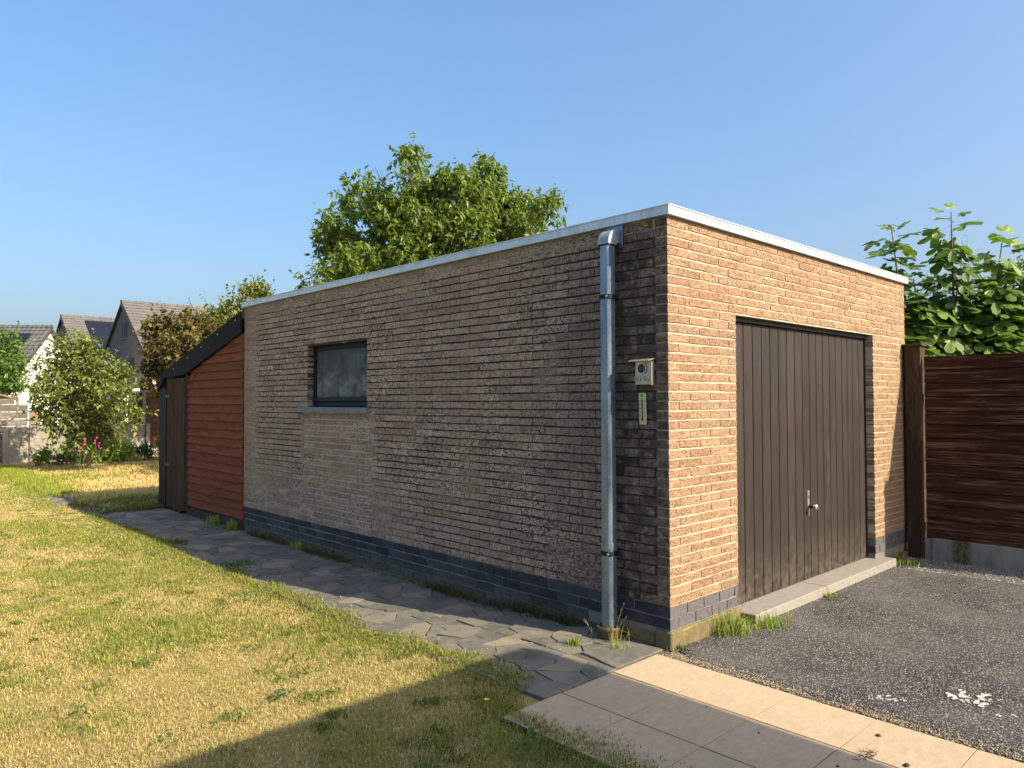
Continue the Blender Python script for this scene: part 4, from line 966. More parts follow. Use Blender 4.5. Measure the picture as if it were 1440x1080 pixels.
def butter(x, y, h, label):
    z = float(zg(x, y)); e = empty('yellow_flower', (x, y, z), label, 'flower', 'yellow flowers in the lawn')
    m = MB(); m.tube([(0, 0, 0), (.004, 0, h)], .0015, 5); link('stem', m.mesh('stem', STEMG), e)
    for k in range(5):
        a = k*1.257; m = MB(); u = (math.cos(a), math.sin(a)); v = (-u[1], u[0])
        m.add([(.004, 0, h), (.004+.010*u[0]+.007*v[0], .010*u[1]+.007*v[1], h+.006), (.004+.017*u[0], .017*u[1], h+.008), (.004+.010*u[0]-.007*v[0], .010*u[1]-.007*v[1], h+.006)], [(0, 1, 2, 3)]); link('petal', m.mesh('petal', YEL), e)
butter(-1.46, .13, .05, 'small yellow buttercup in the shaded grass near the tiles')
butter(-1.48, 5.2, .06, 'single yellow flower in the sunlit lawn far along the path edge')
# dark droppings and litter on tiles
DIRT = m_plain('dark_litter', (.03, .024, .018), .9, .3, 60, .4)
def clod(x, y, r, label, z=.0):
    m = MB(); n = 9; pts = [(r*random.uniform(.7, 1.1)*math.cos(k*6.283/n)*1.3, r*random.uniform(.7, 1.1)*math.sin(k*6.283/n)) for k in range(n)]
    vs = [(p[0], p[1], 0) for p in pts]+[(p[0]*.6, p[1]*.6, r*.5) for p in pts]+[(0, 0, r*.65)]
    m.add(vs, [(k, (k+1) % n, n+(k+1) % n, n+k) for k in range(n)]+[(n+k, n+(k+1) % n, 2*n) for k in range(n)]); return tagit(m.obj('dirt_clod', DIRT, loc=(x, y, z+.001)), label, 'dirt', 'dark crumbs on the tiles')
clod(-.311, -1.38, .013, 'dark clod on the sunlit tile, right of its middle')
clod(-.522, -1.576, .016, 'larger dark crumb on the tile joint at the bottom edge of the picture')
clod(-.606, -.633, .005, 'tiny dark speck on the shaded tile near the long joint')
clod(-.691, -.973, .006, 'tiny dark speck in the middle of a shaded tile')
clod(-.744, -1.371, .007, 'dark crumb on the shaded tile at the bottom edge')
m = MB(); rr = random.Random(5)
for k in range(26):
    a = rr.uniform(0, 6.28); r = rr.uniform(.01, .05); q = (r*math.cos(a)*1.5, r*math.sin(a)*.7); m.tube([(q[0], q[1], .004), (q[0]+rr.uniform(-.03, .03), q[1]+rr.uniform(-.03, .03), rr.uniform(.006, .022))], [.0015, .0008], 4)
tagit(m.obj('moss_tuft', DIRT, loc=(-.565, -1.42, 0)), 'dried dark moss tuft in the tile joint near the bottom of picture', 'moss')

# ------------------------------------------------------------------ foliage
def leafcloud(name, blobs, nshoot, lps, size, mat, parent, shoot=.28, up=.5, droop=.3, seed=1, bright=.5, width=.42, stray=.15, wood=None):
    """leaves on short shoots spread through overlapping clumps; returns shoot bases"""
    r = np.random.default_rng(seed); B = np.array(blobs); wv = B[:, 3]**2.2; wv /= wv.sum(); idx = r.choice(len(B), nshoot, p=wv)
    d = r.normal(size=(nshoot, 3)); d /= np.linalg.norm(d, axis=1)[:, None]
    rad = B[idx, 3]*np.clip(r.random(nshoot)**.45, 0, 1); base = B[idx, :3]+d*rad[:, None]*np.array([1, 1, .9])
    sd_ = d*.8+np.array([0, 0, up])+r.normal(size=(nshoot, 3))*.45; sd_ /= np.linalg.norm(sd_, axis=1)[:, None]
    sl = shoot*r.uniform(.5, 1.25, nshoot)*(1+stray*(r.random(nshoot) < .12)*4)
    t = (np.arange(lps)[None]+r.random((nshoot, lps)))/lps
    c = base[:, None]+sd_[:, None]*sl[:, None, None]*t[..., None]; c = c.reshape(-1, 3); n = len(c)
    dirn = r.normal(size=(n, 3)); dirn += np.repeat(sd_, lps, 0)*.6; dirn[:, 2] -= droop; dirn /= np.linalg.norm(dirn, axis=1)[:, None]
    nn = r.normal(size=(n, 3))*.55+np.array([0, 0, .8]); side = np.cross(dirn, nn); side /= np.linalg.norm(side, axis=1)[:, None]+1e-9; nrm = np.cross(side, dirn)
    s = (size*r.choice([.5, .75, .95, 1.1, 1.35], n)*r.uniform(.85, 1.15, n))[:, None]; w = s*width
    a = c; m1 = c+dirn*s*.35+side*w*.5+nrm*w*.18; m2 = c+dirn*s*.35-side*w*.5+nrm*w*.18; mc = c+dirn*s*.4; k1 = c+dirn*s*.72+side*w*.36+nrm*w*.08-np.array([0, 0, 1])*s*.05; k2 = c+dirn*s*.72-side*w*.36+nrm*w*.08-np.array([0, 0, 1])*s*.05; e = c+dirn*s-np.array([0, 0, 1])*s*.14
    V = np.stack([a, m1, m2, mc, k1, k2, e], 1).reshape(-1, 3); b_ = 7*np.arange(n)[:, None]
    tri = np.array([(0, 1, 3), (0, 3, 2), (1, 4, 3), (3, 5, 2), (3, 4, 6), (3, 6, 5)]); Fa = (tri[None]+b_[:, :, None]).reshape(-1, 3)
    tint = np.clip(np.repeat(r.normal(bright, .16, nshoot), lps)+r.normal(0, .13, n), 0, 1)
    o = link(name, np_mesh(name, V, Fa, mat, {'tint': ('FLOAT', np.repeat(tint, 7))}), parent)
    o.location = -Vector(parent.location) if parent is not None else (0, 0, 0); o['kind'] = 'stuff'
    if wood is not None:
        m = MB()
        for i in range(0, nshoot, 1):
            if i % wood[1] == 0: m.tube([tuple(base[i]-sd_[i]*.1), tuple(base[i]+sd_[i]*sl[i])], [wood[2], wood[2]*.4], 3, cap=False)
        q = m.obj('twigs', wood[0], parent); q.location = -Vector(parent.location); q['kind'] = 'stuff'
    return base
def skeleton(parent, trunk, blobs, r0, mat, seed=1, rlimb=.35, name_t='trunk', name_l='limb'):
    """trunk polyline, then a limb to each clump"""
    m = MB(); n = len(trunk); m.tube(trunk, [r0*(1-.65*i/(n-1)) for i in range(n)], 10); o = m.obj(name_t, mat, parent, smooth=True); o.location = -Vector(parent.location)
    rr = random.Random(seed); top = Vector(trunk[-1])
    for b in blobs:
        e = Vector(b[:3]); k = rr.uniform(.45, .95); i = k*(n-1); j = int(min(i, n-2)); s = Vector(trunk[j]).lerp(Vector(trunk[j+1]), i-j)
        if s.z > e.z: s = Vector(trunk[max(0, j-1)])
        mid = s.lerp(e, .5)+Vector((rr.uniform(-.15, .15), rr.uniform(-.15, .15), .12)); rad = r0*rlimb*rr.uniform(.6, 1)
        m = MB(); m.tube([s, s.lerp(mid, .5)+Vector((0, 0, .04)), mid, mid.lerp(e, .5)+Vector((rr.uniform(-.06, .06), rr.uniform(-.06, .06), 0)), e], [rad, rad*.8, rad*.6, rad*.4, rad*.18], 6)
        for q in range(3):
            s2 = mid.lerp(e, rr.uniform(.1, .8)); e2 = e+Vector((rr.uniform(-1, 1), rr.uniform(-1, 1), rr.uniform(-.6, 1)))*b[3]*.9
            m.tube([s2, s2.lerp(e2, .5)+Vector((0, 0, .03)), e2], [rad*.35, rad*.22, rad*.08], 4)
        o = m.obj(name_l, mat, parent); o.location = -Vector(parent.location)

PEAR = [(4.44, 11.67, 4.93, 0.6), (3.82, 10.83, 5.19, 0.32), (4.72, 11.49, 5.92, 0.35), (3.52, 9.67, 5.74, 0.16), (4.54, 10.43, 6.11, 0.19), (4.27, 9.94, 5.62, 0.26), (5.01, 10.65, 5.5, 0.59), (4.42, 9.11, 6.39, 0.22), (5.45, 10.43, 6.51, 0.31), (5.22, 9.58, 5.94, 0.39), (5.77, 10.26, 5.56, 0.78), (5.57, 9.03, 6.01, 0.44), (5.66, 8.8, 5.64, 0.58), (6.52, 9.15, 6.49, 0.37), (6.91, 9.43, 6.08, 0.6), (5.53, 8.75, 4.89, 0.72), (7.01, 9.31, 5.43, 0.66), (7.38, 8.82, 5.72, 0.5), (6.42, 7.25, 5.32, 0.28), (7.35, 7.79, 5.71, 0.13), (6.97, 8.48, 5.13, 0.46), (5.84, 10.36, 4.72, 0.71), (4.83, 10.39, 4.67, 0.68), (3.66, 9.75, 4.21, 0.49), (3.92, 10.72, 4.08, 0.44), (5.83, 8.89, 4.36, 0.59), (4.78, 9.92, 4.0, 0.59), (7.1, 9.17, 5.98, 0.35), (4.2, 9.9, 6.32, 0.07)]
t = empty('fruit_tree', (5.4, 9.9, -.1), 'broad leafy tree with hanging green leaves rising behind the garage roof', 'tree')
skeleton(t, [(5.4, 9.9, -.1), (5.38, 9.88, 1.2), (5.45, 9.8, 2.6), (5.4, 9.75, 3.8), (5.5, 9.7, 5.0)], PEAR, .13, BARK, 2, .17)
PEAR = [(x, y, z, r*.84) for x, y, z, r in PEAR]+[(4.6, 9.3, 4.5, .45), (4.95, 9.2, 5.1, .45), (4.5, 9.7, 5.35, .35), (5.1, 9.1, 4.5, .4), (5.0, 9.6, 5.75, .25), (4.42, 9.11, 6.56, .14), (3.5, 9.7, 5.95, .08)]; leafcloud('leaves', PEAR, 3600, 11, .120, WALNUT, t, .27, .55, .75, 3, .48, .42, .12, (BARK, 3, .005))
MAPLE = [(2.65, 17.73, 3.41, 0.37), (3.05, 17.35, 3.46, 0.45), (3.28, 16.49, 3.33, 0.4), (2.5, 16.74, 2.76, 0.43), (2.75, 15.99, 2.73, 0.53), (2.3, 17.16, 2.41, 0.25), (2.64, 16.9, 2.23, 0.33), (3.19, 15.55, 2.73, 0.35), (2.03, 16.69, 1.95, 0.14), (2.77, 18.08, 1.97, 0.23), (3.45, 16.67, 2.24, 0.46), (3.0, 16.7, 3.0, .5)]
t = empty('maple_tree', (2.9, 16.8, -.1), 'bushy maple turning brown-red behind the sloping shed roof', 'tree')
skeleton(t, [(2.9, 16.8, -.1), (2.9, 16.8, .8), (2.85, 16.8, 1.8), (2.9, 16.8, 2.8)], MAPLE, .10, BARK, 4)
leafcloud('leaves', MAPLE, 1300, 9, .10, MAPLEL, t, .28, .3, .2, 5, .32, .8, .2, (BARK, 3, .005))
LINDEN = [(3.86, 18.02, 3.62, 0.36), (4.1, 17.47, 3.79, 0.31), (4.31, 17.31, 4.13, 0.23), (4.43, 17.22, 3.83, 0.27), (4.94, 17.71, 4.68, 0.18), (4.95, 17.12, 4.7, 0.18), (5.11, 17.03, 4.63, 0.2), (4.68, 16.89, 4.31, 0.2), (5.22, 16.95, 4.37, 0.16), (3.89, 17.33, 3.23, 0.39), (4.2, 16.91, 3.41, 0.31), (4.9, 17.2, 3.9, .4)]
t = empty('lime_tree', (4.5, 17.4, -.1), 'pale yellow-green tree peeping over the far corner of the garage', 'tree')
skeleton(t, [(4.5, 17.4, -.1), (4.45, 17.4, 1.3), (4.5, 17.4, 2.6), (4.55, 17.3, 3.6)], LINDEN, .10, BARK, 6)
leafcloud('leaves', LINDEN, 900, 9, .085, LINDL, t, .26, .5, .2, 7, .5, .7, .3, (BARK, 3, .005))
SPRIG = [(2.84, 10.14, 3.85, 0.12), (2.94, 10.04, 3.99, 0.1), (2.98, 9.84, 3.86, 0.12), (2.81, 9.87, 4.06, 0.05)]
t = empty('sapling', (2.9, 10.0, -.1), 'thin sapling whose tip shows above the roof edge left of the fruit tree', 'tree')
skeleton(t, [(2.9, 10.0, -.1), (2.92, 9.98, 1.5), (2.88, 10.0, 2.9), (2.9, 10.0, 3.7)], SPRIG, .03, BARK, 8)
leafcloud('leaves', SPRIG, 26, 7, .10, WALNUT, t, .26, .3, .3, 9, .3, .55, .3, (BARK, 1, .004))
LEFT = [(0.99, 29.01, 3.27, 0.46), (1.01, 28.26, 3.73, 0.2), (1.28, 28.8, 2.76, 0.33), (0.8, 27.78, 2.47, 0.49), (1.06, 28.43, 1.99, 0.3), (0.59, 28.46, 2.98, 0.45), (1.32, 28.5, 2.12, 0.2), (.3, 28.5, 2.3, .7), (.2, 28.6, 3.2, .5)]
t = empty('neighbour_tree', (.8, 28.5, -.1), 'fresh green tree at the left edge before the white gable', 'tree')
skeleton(t, [(.8, 28.5, -.1), (.8, 28.5, 1.2), (.8, 28.5, 2.4)], LEFT, .08, BARK, 10)
leafcloud('leaves', LEFT, 800, 9, .13, m_leaf('cherry_leaf', [(0, (.03, .07, .012)), (.5, (.07, .13, .02)), (1, (.14, .22, .04))]), t, .35, .6, .2, 11, .5, .5, .3, (BARK, 3, .006))
BUSH = [(0.47, 17.53, 2.72, 0.48), (0.64, 16.65, 2.68, 0.43), (0.23, 17.82, 2.38, 0.38), (-0.07, 16.64, 1.84, 0.42), (0.44, 17.03, 2.02, 0.54), (0.72, 16.37, 2.18, 0.46), (1.17, 16.64, 2.28, 0.41), (1.08, 15.72, 1.68, 0.42), (0.9, 17.04, 1.51, 0.58), (0.37, 17.01, 1.27, 0.47), (1.16, 16.86, 1.09, 0.41), (0.11, 17.15, 1.19, 0.33), (1.3, 15.95, 1.1, 0.22), (1.41, 16.4, 2.11, 0.2), (0.82, 17.32, 0.83, 0.31), (0.47, 16.57, 2.92, 0.26), (1.19, 16.95, 0.57, 0.24), (0.05, 17.94, 1.52, 0.24), (1.23, 15.58, 1.43, 0.26), (-0.11, 17.55, 1.94, 0.17), (.6, 16.9, .7, .35), (1.0, 16.7, .6, .3), (.3, 17.0, .8, .25)]
t = empty('garden_tree', (.85, 17.1, -.1), 'large loose green bush-like tree before the low concrete garden wall', 'tree')
skeleton(t, [(.85, 17.1, -.1), (.8, 17.0, .5), (.7, 17.0, 1.2), (.7, 16.95, 2.0)], BUSH, .05, m_plain('pale_bark', (.20, .17, .09), .9, .3, 20, .6), 12, .4)
BUSH = [(x, y, z, r*.86) for x, y, z, r in BUSH]; leafcloud('leaves', BUSH, 1500, 9, .095, BUSHL, t, .30, .35, .3, 13, .48, .5, .2, (BARK, 3, .005))

# low plants in front of the wall
def bushlet(name, blobs, n, size, mat, label, seed, cat='plant', bright=.6, wd=.5):
    e = empty(name, (blobs[0][0], blobs[0][1], -.05), label, cat, 'low plants before the garden wall'); leafcloud('leaves', blobs, n, 7, size, mat, e, .16, .7, .1, seed, bright, wd, .2, (STEMG, 2, .004)); return e
HERB = m_leaf('herb_leaf', [(0, (.04, .08, .012)), (.5, (.12, .19, .025)), (1, (.26, .34, .05))])
bushlet('leafy_plant', [(1.35, 18.9, .16, .25), (1.65, 18.9, .22, .28), (1.15, 19.0, .12, .2)], 170, .10, HERB, 'bright green leafy clump under the pink flowers', 21)
bushlet('leafy_plant', [(1.95, 19.3, .18, .26), (2.3, 19.3, .16, .25)], 150, .10, HERB, 'green leafy clump right of the pink flowers before the wall', 22)
bushlet('leafy_plant', [(.85, 19.0, .18, .2), (.7, 19.1, .10, .16)], 110, .07, m_leaf('grey_herb', [(0, (.07, .09, .04)), (1, (.20, .22, .10))]), 'grey-green low shrub left of the pink flowers', 23)
bushlet('leafy_plant', [(.30, 19.3, .12, .16), (.38, 19.3, .30, .10)], 70, .08, HERB, 'narrow light green plant before the concrete wall post', 24)
bushlet('leafy_plant', [(2.75, 19.3, .18, .18), (2.9, 19.2, .10, .15)], 90, .08, m_leaf('dark_herb', [(0, (.03, .05, .012)), (1, (.08, .12, .03))]), 'dark green weed before the wall at the right, near the shed', 25)
bushlet('leafy_plant', [(3.2, 19.2, .3, .14), (3.35, 19.0, .14, .2)], 90, .08, bpy.data.materials['dark_herb'], 'taller dark weed beside the end post of the concrete wall', 26)
for (x, h, cc, lab, dk) in ((1.14, .70, (.62, .12, .20), 'pale pink mallow flower, leftmost at the garden wall', 0), (1.42, .72, (.75, .10, .25), 'pink mallow flower on the taller middle stem', 0), (1.50, .58, (.60, .02, .35), 'magenta mallow flower at the right of the pink group', 1), (1.05, .54, (.70, .15, .28), 'small pink mallow flower low at the left', 0)):
    x = -4.01+(x+4.01)*.87; h = 1.6+(h-1.6)*.87; e = empty('mallow_flower', (x, 16.05, -.05), lab, 'flower', 'pink mallow flowers'); pm = m_leaf('petal_%d' % int(x*100), [(0, cc), (1, tuple(min(1, q*1.3) for q in cc))], .6, .3); pm.name = 'mallow_petal'
    m = MB(); m.tube([(0, 0, 0), (.02, 0, h*.5), (0, 0, h)], [.008, .006, .004], 5); link('stem', m.mesh('stem', STEMG), e)
    for f in range(3):
        cx, cz = random.uniform(-.03, .03), h-.06*f
        for k in range(5):
            a = k*1.257; r = .022; m = MB(); u = (math.cos(a), math.sin(a)); v = (-u[1], u[0])
            m.add([(cx, -.01, cz)]+[(cx+r*(p_*u[0]+q*v[0]), -.03-.02*p_, cz+r*(p_*u[1]+q*v[1])) for p_, q in ((.6, .4), (1, .25), (1, -.25), (.6, -.4))], [(0, 1, 2, 3, 4)]); link('petal', m.mesh('petal', pm), e)

# ------------------------------------------------------------------ fig tree with individual large leaves
def fig_leaf(seed):
    r = random.Random(seed); lobes = [(-1.95, .62), (-1.0, .92), (0, 1.12), (1.0, .92), (1.95, .62)]; pts = []
    for i, (a, l) in enumerate(lobes):
        l *= r.uniform(.88, 1.1); w = .40
        pts += [(a-w*.85, l*.80), (a-w*.3, l), (a+w*.3, l), (a+w*.85, l*.80)]
        if i < 4: pts.append(((a+lobes[i+1][0])/2 if False else (lobes[i][0]+lobes[i+1][0])/2, .50*r.uniform(.85, 1.12)))
    c = (0, .12, .0); vs = [c]
    for a, l in pts:
        x, y = .52*l*math.sin(a), .12+.52*l*math.cos(a); vs.append((x, y, -.22*x*x*2-.25*max(0, y-.2)**2+.03*math.sin(a*6+seed)))
    n = len(vs); vs += [(-.008, -.32, .03), (.008, -.32, .03)]
    m = MB(); m.add(vs, [(0, i, i+1) for i in range(1, n-1)]+[(0, n, n+1)]); return m.mesh('leaf', FIGL)
FV = [fig_leaf(i) for i in range(8)]
fig = empty('fig_tree', (6.0, .4, -.1), 'fig tree with large lobed leaves growing behind the board fence', 'tree')
rr = random.Random(21); stems = []
tops = [(5.39, .52, 3.68), (5.91, .02, 3.85), (6.37, -.4, 3.55), (6.62, -.60, 3.42), (5.63, .32, 2.93), (5.98, -.01, 2.93), (6.28, -.3, 3.02), (5.30, .62, 2.85), (7.0, -.8, 3.5), (7.2, -1.1, 3.2)]
for tp in tops: stems.append((tp, (6.0+(tp[0]-6)*.3, .3+(tp[1]-.3)*.3, 0.), 1.0))
for k in range(105):
    u = rr.random(); px = 5.05+2.4*u; py = .85-1.9*u+rr.uniform(-.1, .9); pz = 2.1+rr.random()**1.2*.95-(.35 if rr.random() < .3 else 0)
    if u < .12: pz = min(pz, 2.75)
    stems.append(((px, py, pz), (6.0+(px-6)*.5, .4+(py-.4)*.5, 0), .7))
fig_items = []
for (tp, bs, fl) in stems:
    T = Vector(tp); Bv = Vector(bs); mid = Bv.lerp(T, .6)+Vector((rr.uniform(-.1, .1), rr.uniform(-.1, .1), -.05)); m = MB(); m.tube([Bv, mid, T.lerp(mid, .35), T], [.022, .014, .010, .006], 6); o = m.obj('stem', BARK, fig, smooth=True); o.location = -fig.location
    nl = int(30*fl+rr.randint(0, 4)); ln = (.95 if fl == 1 else .62)
    for k in range(nl):
        f = 1-(k/nl); s = T.lerp(T-(T-mid).normalized()*ln, 1-f); a = k*2.4+rr.uniform(-.4, .4); el = math.radians(rr.uniform(10, 50)) if k < 4 else math.radians(rr.uniform(-55, 20)); sz = rr.uniform(.26, .42) if k > 3 else rr.uniform(.16, .28)
        d = Vector((math.cos(a)*math.cos(el), math.sin(a)*math.cos(el), math.sin(el))); up = Vector((rr.uniform(-.7, .3), rr.uniform(-.8, .2), 1)); xax = d.cross(up).normalized(); zax = xax.cross(d)
        Mx = Matrix((xax, d, zax)).transposed().to_4x4() @ Matrix.Diagonal((sz*rr.uniform(.8, 1.1), sz, sz, 1)); Mx.translation = s+d*sz*.32
        fig_items.append((Mx, rr.random()*.8+(.2 if k < 4 else 0)))
fig_items.sort(key=lambda q: ((q[0].translation-CAMP).length if (3.62-.0) else 0)+(0 if q[0].translation.z > 2.05 else 5))
for Mx, tt in fig_items[:298]:
    o = bpy.data.objects.new('leaf', rr.choice(FV)); COL.objects.link(o); o.parent = fig; o.matrix_basis = Matrix.Translation(-fig.location) @ Mx; o['tint'] = tt
cache = [(np.array([v.co[:] for v in me.vertices]), np.array([tuple(p.vertices) for p in me.polygons])) for me in FV]; VV, FF, TT, off = [], [], [], 0
for Mx, tt in fig_items[298:]:
    co, fs = rr.choice(cache); A = np.array(Mx); VV.append(co @ A[:3, :3].T+A[:3, 3]); FF.append(fs+off); off += len(co); TT.append(np.full(len(co), tt))
o = link('foliage', np_mesh('foliage', np.concatenate(VV), np.concatenate(FF), FIGL, {'tint': ('FLOAT', np.concatenate(TT))}), fig); o.location = -fig.location; o['kind'] = 'stuff'
for Mx, _ in fig_items[:298:14]:
    pass
t = empty('hedge_shrub', (8.6, 1.0, -.1), 'fine-leaved shrub showing dark behind the fig leaves', 'shrub')
HB = [(8.6, .6, 3.2, .5), (9.0, -.2, 3.3, .45), (8.2, 1.2, 2.6, .6), (7.6, 2.0, 2.5, .6), (8.9, .2, 2.5, .7), (9.6, -.8, 2.8, .7), (7.0, 2.6, 2.4, .6), (8.0, 1.4, 1.8, .8), (9.2, 0, 1.7, .8)]
skeleton(t, [(8.6, 1.0, -.1), (8.6, .9, 1.0), (8.6, .8, 2.0)], HB, .06, BARK, 14); leafcloud('leaves', HB, 1500, 8, .07, BUSHL, t, .25, .4, .1, 15, .4, .4, .3, (BARK, 3, .004))

# ------------------------------------------------------------------ far end of the garden
YW = 20.5
gw = empty('concrete_garden_wall', (1.5, YW, 0), 'low wall of stained concrete panels between posts at the end of the garden', 'wall')
for (xa, xb) in ((.37, 1.72), (1.84, 3.16)):
    for k in range(3):
        m = MB(); m.box((xa+.003, YW+.03, -.1+k*.35+.003), (xb-.003, YW+.07, -.1+(k+1)*.35-.003)); rel(m.obj('panel', CONCW, bevel=.008), gw)
m = MB(); m.box((-.25, YW+.03, -.1), (.24, YW+.07, .92)); rel(m.obj('panel', CONCW, bevel=.008), gw)
for x, z in ((.25, 1.0), (1.72, .98), (3.165, .95), (-.35, .9)):
    m = MB(); m.box((x, YW-.03, -.12), (x+.115, YW+.10, z)); rel(m.obj('post', CONCW, bevel=.01), gw)
# slatted concrete fence at left
lf = empty('slatted_fence', (-.6, YW+.3, 0), 'grey horizontal plank fence at the left edge beyond the lawn', 'fence')
GREYW = m_wood('grey_fence_plank', ((.11, .10, .085), (.20, .18, .15)), (.15, 1, 1), 12, (.30, .27, .22), (.5, .65), .9, .6)
for k in range(9):
    m = MB(); m.box((-2.6, YW+.28+.006*(k % 2), .0+k*.192), (.26 if k < 8 else -.05, YW+.305+.006*(k % 2), .0+k*.192+.180)); o = rel(m.obj('plank', GREYW, bevel=.004), lf); o['tint'] = random.random()
for (xa, z) in ((-.27, .88), (-.03, .97)):
    m = MB(); m.box((xa, YW+.12, -.12), (xa+.115, YW+.24, z)); rel(m.obj('post', CONCW, bevel=.01), lf)
m = MB(); m.box((-.0, YW+.27, 1.2), (.05, YW+.33, 1.75)); rel(m.obj('post', GREYW), lf)
# wire mesh posts / woven panel behind the tree
WOV = m_wood('woven_panel', ((.20, .16, .10), (.34, .28, .18)), (1, 1, 1), 60, (.08, .06, .04), (.5, .6), .9, .6)
for (xa, xb, z, lab) in ((.33, .60, 1.38, 'woven pale panel standing behind the tree, left one'), (.66, .80, 1.25, 'narrow woven pale panel behind the tree, right one'), (2.50, 2.70, 1.62, 'weathered pale panel between the tree and the dark plank fence')):
    m = MB()
    m.box((xa, YW+.50, -.1), (xb, YW+.53, z)); tagit(m.obj('wicker_panel', WOV, bevel=.004), lab, 'panel', 'pale panels behind the garden wall')
# dark timber panels at right
rf = empty('plank_fence', (3.4, YW+.2, 0), 'dark brown panel fence with grey posts behind the concrete wall end', 'fence')
DKP = m_wood('dark_lap_panel', ((.045, .035, .025), (.075, .055, .035)), (.15, 1, 1), 14, (.12, .10, .07), (.55, .7), .85, .6)
BRP = m_wood('brown_lap_panel', ((.075, .035, .016), (.11, .055, .026)), (.15, 1, 1), 14, (.14, .09, .05), (.55, .7), .85, .6)
for (xa, xb, mt_, z1) in ((2.86, 3.12, DKP, 1.86), (3.22, 5.0, BRP, 1.86)):
    nb = 12
    for k in range(nb):
        z0 = .05+k*(z1-.05)/nb; m = MB(); m.add([(xa, YW+.20, z0), (xb, YW+.20, z0), (xb, YW+.222, z0+.16), (xa, YW+.222, z0+.16), (xa, YW+.225, z0), (xb, YW+.225, z0), (xb, YW+.235, z0+.16), (xa, YW+.235, z0+.16)], [(0, 1, 2, 3), (4, 7, 6, 5), (0, 4, 5, 1), (3, 2, 6, 7), (0, 3, 7, 4), (1, 5, 6, 2)]); o = rel(m.obj('board', mt_), rf); o['tint'] = random.random()
    m = MB(); m.box((xa, YW+.19, z1), (xb, YW+.245, z1+.05)); rel(m.obj('cap_rail', GREYW), rf)
for x, z in ((2.76, 1.93), (3.12, 1.98), (5.0, 1.98)):
    m = MB(); m.box((x, YW+.14, -.1), (x+.09, YW+.26, z)); rel(m.obj('post', GREYW, bevel=.006), rf)
m = MB(); m.box((3.3, YW+.05, -.1), (5, YW+.12, .22)); rel(m.obj('base_board', CONCW, bevel=.01), rf)
# corner of a small tiled roof at the left edge
nr = empty('garden_shelter', (-1.4, 15.8, 0), 'small shelter whose brown tiled eave just enters at the left edge', 'shelter')
TERR = m_plain('brown_roof_tile', (.20, .13, .10), .85, .25, 20, .4); TIMB = m_plain('dark_timber', (.03, .022, .018), .8, .3)
for k in range(6):
    x0 = -2.56+k*.29; zc = lambda x: 1.92-(x+1.65)*.30
    m = MB(); m.add([(x0, 14.6, zc(x0)+.028), (x0+.30, 14.6, zc(x0+.30)+.028), (x0+.30, 17.0, zc(x0+.30)+.028), (x0, 17.0, zc(x0)+.028), (x0, 14.6, zc(x0)), (x0+.30, 14.6, zc(x0+.30)), (x0+.30, 17.0, zc(x0+.30)), (x0, 17.0, zc(x0))], [(0, 1, 2, 3), (4, 7, 6, 5), (0, 4, 5, 1), (1, 5, 6, 2), (2, 6, 7, 3), (3, 7, 4, 0)]); rel(m.obj('roof_tile_row', TERR), nr).location.x -= .30
m = MB(); m.box((-2.5, 14.8, 1.60), (-1.05, 14.9, 1.70)); m.box((-2.5, 16.7, 1.60), (-1.05, 16.8, 1.70)); rel(m.obj('beam', TIMB), nr).location.x -= .30
for (x, y) in ((-2.45, 14.8), (-1.75, 14.8), (-1.75, 16.7), (-2.45, 16.7)):
    m = MB(); m.box((x, y, -.1), (x+.1, y+.1, 1.62)); rel(m.obj('post', TIMB), nr)
# white annex wall between garden and houses
wa = empty('white_annex', (8, 36, 0), 'low pale annex wall with flat top seen through the bush tree', 'building')
m = MB(); m.box((6.2, 34, -.1), (13, 38, 2.05)); rel(m.obj('wall', WHITE), wa); m = MB(); m.box((6.1, 33.9, 2.053), (13.1, 38.1, 2.2)); rel(m.obj('roof_edge', m_plain('grey_trim', (.55, .56, .55), .8, .05)), wa)

